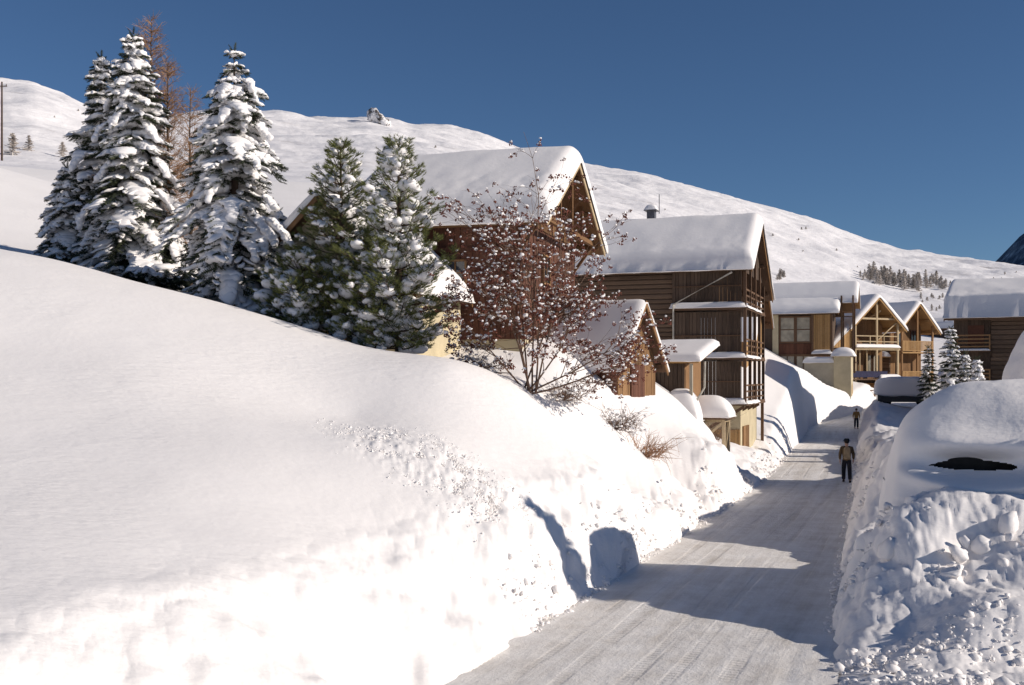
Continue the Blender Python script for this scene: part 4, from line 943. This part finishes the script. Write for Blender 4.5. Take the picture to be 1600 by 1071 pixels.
def pine(loc, H, Rm, seed, label, snow=.6):
    r = np.random.default_rng(seed); root = tag(empty('stone_pine', loc), label, 'tree', 'snow laden conifers')
    tr = MB(); tr.tube([(0, 0, -.5), (0.05, 0, H*.5), (0, 0, H*.97)], [.12, .075, .02], 7); tr.build('trunk', M['bark'], root, True)
    O = []; A = []; SO = []; S = []; wd = MB(); z = .04*H
    def tuft_at(o, dv, n_=3, L_=.17):
        for k in range(n_):
            v = dv+r.normal(0, .35, 3); v[2] = abs(v[2])*.6+.35; v = v/np.linalg.norm(v)*L_*r.uniform(.8, 1.25); O.append(o+r.normal(0, .04, 3)); A.append(v)
    while z < H*.97:
        f = 1-z/H; prof = (min(1, f*1.55)**1.05)*(1-.15*(f > .85)); n_ = int(5+3*f); t0 = r.uniform(0, 6.28)
        for k in range(n_):
            th = t0+6.283*k/n_+r.normal(0, .2); L_ = Rm*prof*r.uniform(.4, 1.35)+.12
            s_ = np.linspace(0, 1, 7); rise = r.uniform(.10, .35)+.45*(1-f)
            px = L_*s_*math.cos(th); py = L_*s_*math.sin(th); hz = z+L_*(rise*s_**2+(.15-.30*f)*s_)
            wd.tube([(px[i], py[i], hz[i]) for i in (0, 2, 4, 6)], [.03, .022, .015, .008], 4, False)
            m_ = max(3, int(L_*6.5))
            for q in range(m_):
                s = .22+.78*(q+1)/m_; i = min(5, int(s*6)); w_ = min(1, s*6-i)
                o = np.array([px[i]*(1-w_)+px[i+1]*w_, py[i]*(1-w_)+py[i+1]*w_, hz[i]*(1-w_)+hz[i+1]*w_])
                sd_ = 1 if q % 2 else -1; a_ = th+sd_*r.uniform(.5, 1.1); tl = (.30*L_*(1.1-s)**.7+.08)*r.uniform(.7, 1.2)
                e = o+np.array([math.cos(a_), math.sin(a_), .35])*tl
                wd.tube([o, e], [.012, .006], 3, False)
                for u_ in (.45, .75, 1.0):
                    if r.random() < .9: tuft_at(o+(e-o)*u_, (e-o)/max(tl, .05), 2 if u_ < 1 else 3)
                if r.random() < snow*.62:
                    SO.append(o+(e-o)*r.uniform(.3, 1)+np.array([0, 0, .05])); S.append(.05+.11*r.random()**1.5)
                if r.random() < snow*.42 and s < .85:
                    SO.append(o+r.normal(0, .06, 3)+np.array([0, 0, .04])); S.append(.10+.20*r.random()**1.4)
            tuft_at(np.array([px[6], py[6], hz[6]]), np.array([math.cos(th), math.sin(th), .6]), 4)
        z += .27*(H/7)**.5*r.uniform(.8, 1.3)
    for k in range(22): tuft_at(np.array([0, 0, H*(.84+.16*k/22)]), r.normal(0, .5, 3)+np.array([0, 0, .7]), 2)
    O = np.array(O); A = np.array(A); d, b_, c, L_ = orient(A); nb = Batch(); nb.add(TUF, O, A, b_*L_*.8, c*L_*.8)
    link('needles', nb.mesh('needles'), M['pine'], root); wd.build('branches', M['bark'], root)
    sb_ = Batch(); S = np.array(S); blobs(sb_, SO, S*r.uniform(.9, 1.7, len(S)), S, S*r.uniform(.6, .9, len(S))); link('snow', sb_.mesh('snow', [(.06, 6), (.03, 17)]), M['snow_tree'], root, smooth=True)
    return root
def gp(px, d, dz=0):
    x, y, _ = P(px, 0, d); return (x, y, gz(x, y)+dz)
def tree_to(px, d, ytop): g_ = gp(px, d); return g_, P(px, ytop, d)[2]-g_[2]
GRP = 'snow laden conifers'
g_, H = tree_to(208, 42, 52); spruce(g_, H, 2.65, 1, 'tallest snow laden spruce on the left with a blunt white top', snow=1.0, droop=.6, drapes=34)
g_, H = tree_to(158, 44.5, 88); spruce(g_, H, 2.2, 2, 'slender spruce with thin dark pointed top just left of the tallest one', snow=.8, droop=.55, drapes=14)
g_, H = tree_to(105, 44, 262); spruce(g_, H, 1.45, 3, 'short rounded spruce at the left foot of the spruce group', snow=1.1, droop=.7)
g_, H = tree_to(248, 42.5, 240); spruce(g_, H, 1.5, 9, 'mid height dark spruce tucked at the right of the tallest spruce', snow=.55, droop=.5)
g_, H = tree_to(366, 37.5, 78); spruce(g_, H, 2.65, 14, 'broad spruce with dark spiky top and heavy hanging snowy boughs', snow=1.1, droop=1.0, density=.95, bare_top=.13, prof=.6, drapes=46)
g_, H = tree_to(432, 38, 330); spruce(g_, H, 1.5, 15, 'low spruce smothered in snow between the broad spruce and the pines', snow=1.1, droop=.8)
g_, H = tree_to(532, 35.5, 222); pine(g_, H, 1.45, 5, 'left of the two olive green stone pines, round topped and dense', .28)
g_, H = tree_to(622, 34.0, 214); pine(g_, H, 1.5, 6, 'right stone pine with slim pointed leader in front of the cream house', .5)
g_, H = tree_to(585, 34.6, 400); pine(g_, H, 1.2, 16, 'low bushy young pine filling the gap between the two stone pines', .7)
g_, H = tree_to(470, 35.0, 395); pine(g_, H, 1.25, 17, 'low dark young pine left of the stone pines', .6)
spruce((14.0, 20.5, gz(14, 20.5)-.1), 8.2-gz(14, 20.5), 1.35, 40, 'narrow snowy spruce added unseen beyond the right edge to cast the finger shadow on the left bank', snow=.9)  # out-of-view spruce put in for its shadow on the left bank
# village spruces at the right
g_, H = tree_to(1485, 66, 514); spruce(g_, H, 1.35, 21, 'snowy spruce right of the orange chalet in front of the dark barn', snow=.55)
g_, H = tree_to(1451, 68, 543); spruce(g_, H, .85, 22, 'small blue dark spruce almost free of snow beside the orange chalet', snow=.25)
g_, H = tree_to(1508, 62, 552); spruce(g_, H, .8, 23, 'low spruce white with snow before the dark barn balcony', snow=.8)
g_, H = tree_to(1526, 58, 562); spruce(g_, H, .5, 24, 'tiny cone shaped spruce completely white with snow at the dark barn', snow=1.8)

def bare_tree(name, loc, H, Rm, seed, label, m_='larch', nb=70, group=None):
    r = np.random.default_rng(seed); root = tag(empty(name, loc), label, 'tree', group)
    tr = MB(); tr.tube([(0, 0, -.4), (.05, .02, H*.4), (-.02, 0, H*.75), (.02, 0, H)], [.09, .06, .035, .008], 7); tr.build('trunk', M['bark'], root, True)
    tw = MB()
    for k in range(nb):
        f = r.uniform(.12, .985)**.9; z = H*f; L_ = Rm*(1-f)**.65*r.uniform(.5, 1.1)+.15; th = r.uniform(0, 6.28); rise = r.uniform(.15, .7)
        p = [np.array([0, 0, z])]; dv = np.array([math.cos(th), math.sin(th), rise])
        for q in range(4): dv = dv+r.normal(0, .12, 3); dv[2] += .05; p.append(p[-1]+dv*L_/4.5)
        tw.tube(p, [.016, .013, .010, .007, .004], 3, False)
        for q in range(int(4+L_*8)):
            i = r.integers(1, 4); o = p[i]+(p[i+1]-p[i])*r.random(); v = dv*r.uniform(.3, .8)+r.normal(0, .5, 3); v = v/np.linalg.norm(v)*r.uniform(.15, .42)
            tw.tube([o, o+v*.5+r.normal(0, .02, 3), o+v], [.007, .006, .003], 3, False)
    tw.build('branches', M[m_], root); return root
g_, H = tree_to(236, 44.0, 26); bare_tree('larch', g_, H, 2.4, 31, 'tall leafless reddish larch rising behind the tallest spruce', nb=260)
g_, H = tree_to(262, 43.0, 95); bare_tree('larch', g_, H, 1.7, 33, 'leafless larch with bent top right of the tallest spruce', nb=220)
g_, H = tree_to(297, 42.0, 140); bare_tree('larch', g_, H, 1.3, 32, 'thin leafless larch sapling standing in the gap between the tall spruces', nb=150)

# ---- rowan with berries
def rowan():
    x, y, z = gp(826, 32.8); r = np.random.default_rng(77)
    root = tag(empty('rowan_tree', (x, y, z-.1)), 'bare rowan tree full of dark red berry clusters each capped with snow', 'tree')
    tw = MB(); tips = []; forks = []
    def grow(o, d, L_, rad, lev):
        n_ = 5; p = [np.array(o, float)]; d = np.array(d, float)
        for q in range(n_):
            d = d+r.normal(0, .07+.03*lev, 3); d[2] += (.03 if lev < 2 else -.02); d /= np.linalg.norm(d); p.append(p[-1]+d*L_/n_)
        tw.tube(p, list(np.linspace(rad, rad*.42, n_+1)), 5 if lev < 2 else 3, False)
        if lev >= 3: tips.append(p[-1]); return
        k = (8, 6, 3)[lev]
        for q in range(k):
            s = r.uniform(.28, 1.0); i = min(n_-1, int(s*n_)); o2 = p[i]+(p[i+1]-p[i])*(s*n_-i)
            dv = d*.9+r.normal(0, .48, 3); dv[2] = dv[2]*.6+.12; dv /= np.linalg.norm(dv)
            grow(o2, dv, L_*r.uniform(.36, .55), rad*.48, lev+1)
            if r.random() < .35: forks.append(o2)
        if lev == 2: tips.append(p[-1])
        if lev == 1: grow(p[-1], d, L_*.4, rad*.4, 3)
    stems = [(-.58, .1, 1.0, 3.6), (-.34, -.3, 1.2, 4.2), (-.14, .2, 1.3, 4.7), (.04, -.1, 1.4, 4.9), (.2, .1, 1.2, 4.6), (.32, -.2, 1.25, 4.0), (.55, .15, 1.1, 3.5), (.85, -.1, .6, 3.0), (1.05, -.3, .2, 2.9), (-.5, -.2, .45, 2.7), (1.1, -.25, .02, 3.0)]
    for a, b_, c, L_ in stems: grow((r.normal(0, .16), r.normal(0, .1), 0), (a*.85, b_, c+.12), L_, .032, 0)
    tall = [np.array(q) for q in ((.1, 0, 2.0), (.25, 0, 4.2), (.30, 0, 6.0), (.12, 0, 7.1), (-.15, 0, 7.9))]
    tw.tube(tall, [.02, .016, .011, .007, .004], 4, False)
    for o_, dv_, l_ in ((tall[1], (.4, .1, .8), 1.3), (tall[2], (-.6, .1, .6), .9), (tall[2], (.5, .2, .7), .7), (tall[3], (-.8, 0, .5), .7), (tall[3], (.5, 0, .8), .5)): grow(o_, dv_, l_, .008, 2)
    tw.build('trunk', M['rowan'], root)
    tips_ = np.array(tips); keep = r.random(len(tips_)) < .85; tips_ = tips_[keep]
    B1 = Batch(); n_ = len(tips_); O = np.repeat(tips_, 8, 0)+r.normal(0, 1, (n_*8, 3))*[.04, .04, .026]-[0, 0, .03]
    s = np.full(len(O), .022)*r.uniform(.8, 1.2, len(O)); blobs(B1, O, s, s, s, tpl=ICO1); link('berries', B1.mesh('berries'), M['berry'], root, smooth=True)
    B2 = Batch(); cap = tips_[r.random(n_) < .70]; cs = r.uniform(.018, .042, len(cap)); big_ = r.random(len(cap)) < .06; cs[big_] *= 1.9
    blobs(B2, cap+[0, 0, .045], cs*1.15, cs, cs*.75)
    fk = np.array(forks); fs = r.uniform(.02, .06, len(fk)); blobs(B2, fk+[0, 0, .03], fs*1.5, fs*.8, fs*.6)
    link('snow', B2.mesh('snow', [(.045, 9), (.02, 26)]), M['snow_tree'], root, smooth=True)
    print('rowan tips', n_)
rowan()
def bush(name, px, d, n_, H, spread, label, m_='dry', seed=1, snowy=0, lean=(0, 0)):
    r = np.random.default_rng(seed); g_ = gp(px, d); root = tag(empty(name, g_), label, 'shrub'); tw = MB(); tips = []
    for k in range(n_):
        th = r.uniform(0, 6.28); o = np.array([r.normal(0, .25*spread), r.normal(0, .2), -.05]); dv = np.array([math.cos(th)*spread*.7+lean[0], math.sin(th)*.5+lean[1], r.uniform(.25, 1)]); L_ = H*r.uniform(.5, 1.1); p = [o]
        for q in range(4): dv = dv/np.linalg.norm(dv)+r.normal(0, .16, 3)+[0, 0, -.08]; p.append(p[-1]+dv*L_/4)
        tw.tube(p, [.013, .011, .009, .006, .003], 3, False)
        for q in range(5):
            i = r.integers(1, 4); v = r.normal(0, .6, 3)+dv*.5; tw.tube([p[i], p[i]+v*.22*H, p[i]+v*.36*H+[0, 0, -.04]], [.007, .005, .003], 3, False); tips.append(p[i]+v*.3*H)
    tw.build('branches', M[m_], root)
    if snowy:
        t_ = np.array(tips)[:int(len(tips)*snowy)]; B = Batch(); s = r.uniform(.02, .07, len(t_)); blobs(B, t_, s*1.3, s, s*.7); link('snow', B.mesh('snow', [(.02, 9)]), M['snow_tree'], root, smooth=True)
    return root
bush('dry_bush', 1005, 36.5, 60, 1.15, .9, 'tan leafless bush drooping over the bank below the hay barn', seed=3, lean=(.2, -.25))
bush('dry_bush', 960, 36, 55, 1.1, 1.2, 'wide thin leafless bush with snow crumbs below the berry tree', 'rowan', seed=4, snowy=.5)
bush('dry_bush', 880, 34, 40, 1.0, 1.2, 'low tangle of brown twigs right at the foot of the berry tree', 'rowan', seed=5, snowy=.6)
bush('dry_bush', 750, 33.5, 30, .9, 1.1, 'sparse brown twigs poking from the snow in front of the cream house', 'rowan', seed=6, snowy=.5)
bush('dry_bush', 1120, 55, 26, 2.2, .5, 'thin upright leafless shrub against the dark gallery boards', 'rowan', seed=7)

# ---- far larches and shrubs on the hill
def far_proto(seed, snowy=False):
    r = np.random.default_rng(seed); V = []; Fc = []
    for k in range(150):
        f = r.random()**.8; z = .08+.9*f; rr_ = (.04+.20*(1-f)**.8)*r.uniform(.3, 1.1); th = r.uniform(0, 6.28)
        o = np.array([0, 0, z]); e = np.array([rr_*math.cos(th), rr_*math.sin(th), z+rr_*r.uniform(-.3, .5)]); s = np.array([-math.sin(th), math.cos(th), 0])*.016
        i = len(V); V += [o-s, o+s, e+s*1.4, e-s*1.4]; Fc.append((i, i+1, i+2, i+3))
        i = len(V); u_ = np.array([0, 0, .018]); V += [o-u_, o+u_, e+u_, e-u_]; Fc.append((i, i+1, i+2, i+3))
    for a in range(4):
        th = a*math.pi/2; i = len(V); c, s = math.cos(th)*.015, math.sin(th)*.015; c2, s2 = math.cos(th+math.pi/2)*.015, math.sin(th+math.pi/2)*.015
        V += [np.array([c, s, -.05]), np.array([c2, s2, -.05]), np.array([c2*.2, s2*.2, 1]), np.array([c*.2, s*.2, 1])]; Fc.append((i, i+1, i+2, i+3))
    return np_mesh('far_larch', np.array(V), np.array(Fc))
protos = [far_proto(k) for k in (1, 2, 3)]
for p_ in protos: p_.materials.append(M['scrub'])
rr_ = random.Random(5)
def far_tree(px, py, hpx, label, group, wid=1.0):
    x, y, z = hill_find(px, py); s = hpx/F*y
    o = bpy.data.objects.new('far_larch', rr_.choice(protos)); col.objects.link(o); o.location = (x, y, z-.02*s); o.scale = (s*wid*1.15, s*wid*1.15, s); o.rotation_euler = (0, 0, rr_.uniform(0, 6))
    tag(o, label, 'tree', group)
for k in range(64):
    px = 1344+92*rr_.random()**.8; py = 434+ (px-1344)*.20+rr_.uniform(-4, 7)
    far_tree(px, py, rr_.uniform(15, 25)*(1-.35*(px < 1356)), 'grey brown larch in the dense grove on the slope above the far chalets', 'larches in the grove above the chalets', 1.2)
for k in range(26):
    px = rr_.uniform(1434, 1486); py = 446+(px-1434)*.12+rr_.uniform(-7, 5)
    far_tree(px, py, rr_.uniform(11, 20), 'grey brown larch in the thinner grove between the main grove and the dark barn', 'larches in the thin grove left of the dark barn', 1.2)
for k in range(12):
    far_tree(rr_.uniform(1213, 1226), 437+rr_.uniform(-2, 3), rr_.uniform(8, 13), 'tiny far larch on the slope just right of the log barn roof', 'larches beside the log barn roof', 1.2)
for px, py, h, lab in ((20, 245, 36, 'bare shrubby larch nearest the utility pole on the left field'), (46, 236, 25, 'smaller bare larch second from the utility pole'), (98, 247, 26, 'round bare larch third from the utility pole on the left field')):
    far_tree(px, py, h, lab, 'shrubby larches on the left field', 1.6)
for k in range(46):
    px = rr_.choice((rr_.uniform(620, 1600), rr_.uniform(60, 560), rr_.uniform(1180, 1600))); top = np.interp(px, SKX, SKY); py = top+rr_.uniform(12, 85)
    if py > 455: continue
    far_tree(px, py, rr_.uniform(2.5, 5), 'tiny dark shrub dotted on the white mountainside', 'shrubs dotted over the mountainside', 2.2)
for k in range(18):
    px = rr_.uniform(1438, 1488); far_tree(px, 462+rr_.uniform(0, 26), rr_.uniform(4, 8), 'low grey shrub on the terraced slope left of the dark barn roof', 'shrubs on the terraced slope', 2.0)
# rock outcrop on the skyline
x, y, z = hill_find(592, 192)
V, Fc = ICO3; Vr = V.copy(); Vr = np.stack([V[:, 0]*6.5, V[:, 1]*5, V[:, 2]*4.0], -1); q = fbm(V[:, 0]*1.6, V[:, 1]*1.6, V[:, 2]*1.6, 4, 3)
Vr *= (1+.55*q)[:, None]; Vr[:, 2] += np.where(Vr[:, 0] < 0, 2.5, -1.5*np.clip(Vr[:, 0]/5, 0, 2))
m, t, b = mat('rock_and_snow', (.3, .28, .26), .9); gg = N(t, 'ShaderNodeNewGeometry').outputs['Position']
t.links.new(ramp(t, noise(t, gg, .35, 5, .7), [(.44, (.10, .085, .075)), (.52, (.82, .80, .80))]), b.inputs['Base Color']); bump(t, b, noise(t, gg, .5, 5), 1, 1.0)
o = link('rock_outcrop', np_mesh('rock_outcrop', Vr, Fc), m, None, (x, y, z+1)); tag(o, 'small craggy rock outcrop dusted with snow on the skyline ridge', 'rock')

# ================================================================== PEOPLE
def skin_mesh(name, verts, edges, radii, m_, parent, sub=2):
    me = bpy.data.meshes.new(name); me.from_pydata(verts, edges, []); me.update()
    o = link(name, me, m_, parent); sk = o.modifiers.new('skin', 'SKIN'); sk.use_smooth_shade = True
    for i, r_ in enumerate(radii):
        v = me.skin_vertices[0].data[i]; v.radius = (r_, r_) if not isinstance(r_, tuple) else r_; v.use_root = (i == 0)
    sb_ = o.modifiers.new('sub', 'SUBSURF'); sb_.levels = sb_.render_levels = sub; return o
def person(loc, rz, label, jk, tr_, pack, hat, s=1.0, stride=.42):
    root = tag(empty('person', loc, rz), label, 'person'); root.scale = (s, s, s)   # faces local +y
    hip, kn = .93, .50; st = stride
    J = {'pel': (0, 0, .97), 'wa': (0, .0, 1.12), 'ch': (0, .02, 1.34), 'ne': (0, .02, 1.50), 'hb': (0, .03, 1.58), 'hd': (0, .045, 1.67),
         'hl': (-.10, 0, .90), 'kl': (-.11, st*.45, kn), 'al': (-.11, st*.55, .09), 'tl': (-.12, st*.55+.20, .035),
         'hr': (.10, 0, .90), 'kr': (.11, -st*.05, kn), 'ar': (.11, -st*.75, .13), 'tr': (.12, -st*.75+.17, .04),
         'sl': (-.20, .01, 1.43), 'el': (-.27, -.06, 1.15), 'wl': (-.26, .06, .92), 'sr': (.20, .01, 1.43), 'er': (.27, .0, 1.15), 'wr': (.27, .16, .95)}
    def sk(name, chain, rad, m_, sub=2):
        ks = list(dict.fromkeys(k for e in chain for k in e)); skin_mesh(name, [J[k] for k in ks], [(ks.index(a), ks.index(b_)) for a, b_ in chain], [rad[k] for k in ks], m_, root, sub)
    for sd_, w_ in ((-1, 'wl'), (1, 'wr')):
        x, y, z = J[w_]; J[w_+'p'] = (x, y+.03, z-.07)
        for q in range(4):
            J[f'{w_}f{q}a'] = (x+sd_*.0, y+.055-.022*q+.02, z-.11); J[f'{w_}f{q}b'] = (x-sd_*.015, y+.06-.022*q+.02, z-.15-.01*(q in (1, 2))); J[f'{w_}f{q}c'] = (x-sd_*.035, y+.06-.022*q+.02, z-.175-.012*(q in (1, 2)))
        J[w_+'ta'] = (x-sd_*.02, y+.075, z-.06); J[w_+'tb'] = (x-sd_*.035, y+.10, z-.095)
    body = [('pel', 'wa'), ('wa', 'ch'), ('ch', 'ne'), ('ne', 'hb'), ('hb', 'hd'), ('pel', 'hl'), ('hl', 'kl'), ('kl', 'al'), ('al', 'tl'), ('pel', 'hr'), ('hr', 'kr'), ('kr', 'ar'), ('ar', 'tr'), ('ch', 'sl'), ('sl', 'el'), ('el', 'wl'), ('ch', 'sr'), ('sr', 'er'), ('er', 'wr')]
    for w_ in ('wl', 'wr'):
        body += [(w_, w_+'p'), (w_, w_+'ta'), (w_+'ta', w_+'tb')]
        for q in range(4): body += [(w_+'p', f'{w_}f{q}a'), (f'{w_}f{q}a', f'{w_}f{q}b'), (f'{w_}f{q}b', f'{w_}f{q}c')]
    rad = dict(pel=(.13, .10), wa=(.13, .095), ch=(.15, .10), ne=.055, hb=.075, hd=.088, hl=.085, kl=.058, al=.042, tl=.035, hr=.085, kr=.058, ar=.042, tr=.035, sl=.058, el=.042, wl=.028, sr=.058, er=.042, wr=.028)
    for w_ in ('wl', 'wr'):
        rad.update({w_+'p': .030, w_+'ta': .013, w_+'tb': .010})
        for q in range(4): rad.update({f'{w_}f{q}a': .011, f'{w_}f{q}b': .010, f'{w_}f{q}c': .008})
    sk('body', body, rad, M['skin'])
    J['wl2'] = (-.262, .045, .945); J['wr2'] = (.27, .145, .97); J['hem'] = (0, 0, .86)
    sk('jacket', [('wa', 'hem'), ('wa', 'ch'), ('ch', 'ne'), ('ch', 'sl'), ('sl', 'el'), ('el', 'wl2'), ('ch', 'sr'), ('sr', 'er'), ('er', 'wr2')], dict(wa=(.175, .135), hem=(.18, .14), ch=(.19, .14), ne=.085, sl=.085, el=.066, wl2=.05, sr=.085, er=.066, wr2=.05), M[jk])
    J['hem2'] = (0, 0, .93)
    sk('trousers', [('pel', 'hem2'), ('pel', 'hl'), ('hl', 'kl'), ('kl', 'al'), ('pel', 'hr'), ('hr', 'kr'), ('kr', 'ar')], dict(pel=(.155, .125), hem2=(.155, .125), hl=.115, kl=.092, al=.08, hr=.115, kr=.092, ar=.08), M[tr_])
    for a, b_ in (('al', 'tl'), ('ar', 'tr')):
        J['u'] = (J[a][0], J[a][1]-.05, J[a][2]-.035); sk('boot', [(a, 'u'), ('u', b_)], {a: .065, 'u': .055, b_: .048}, M['cap'], 2)
    hx_, hy_, hz_ = J['hd']
    Bh = Batch(); blobs(Bh, [(hx_, hy_-.022, hz_+.03)], np.array([.098]), np.array([.102]), np.array([.105]), np.array([0.]), ICO3); link('hair', Bh.mesh('hair'), M['hair'], root, smooth=True)
    mb = MB(); mb.tube([(hx_, hy_, hz_+.045), (hx_, hy_, hz_+.06)], [.155, .15], 20); mb.tube([(hx_, hy_, hz_+.055), (hx_, hy_, hz_+.12), (hx_, hy_, hz_+.15)], [.112, .105, .07], 20)
    if hat: mb.build('hat', M['cap'], root, True)
    Bf = Batch(); blobs(Bf, [(hx_, hy_+.098, hz_-.012)], np.array([.014]), np.array([.020]), np.array([.026]), np.array([0.]), ICO2); link('nose', Bf.mesh('nose'), M['skin'], root, smooth=True)
    for sx in (-1, 1):
        Be = Batch(); blobs(Be, [(sx*.034, hy_+.082, hz_+.012)], np.array([.012]), np.array([.010]), np.array([.008]), np.array([0.]), ICO2); link('eye', Be.mesh('eye'), M['cap'], root, smooth=True)
        Be = Batch(); blobs(Be, [(sx*.092, hy_-.002, hz_-.005)], np.array([.012]), np.array([.022]), np.array([.034]), np.array([0.]), ICO2); link('ear', Be.mesh('ear'), M['skin'], root, smooth=True)
    if pack:
        Vv, Fv = superbox((0, -.24, 1.24), (.155, .11, .26), .5, (40, 26), .15, 0, 3, .015); link('backpack', np_mesh('backpack', Vv, Fv), M['pack'], root, smooth=True)
        for sx in (-1, 1): MB().tube([(sx*.09, -.15, 1.42), (sx*.10, .0, 1.50), (sx*.11, .15, 1.40), (sx*.12, .15, 1.22), (sx*.13, -.12, 1.08)], .022, 6).build('strap', M['cap'], root)
    return root
x, y, _ = P(1323, 0, 48.2); person((x, y, .0), R(-14), 'nearer walker in dark hat and brown jacket with tan backpack, dark trousers', 'jacket', 'trouser', True, True, 1.08)
x, y, _ = P(1338, 0, 92.5); person((x, y, float(ZR(92.5))), R(168), 'farther small walker in ochre brown jacket and dark trousers up the road', 'jacket2', 'trouser', False, False, .97, .12)
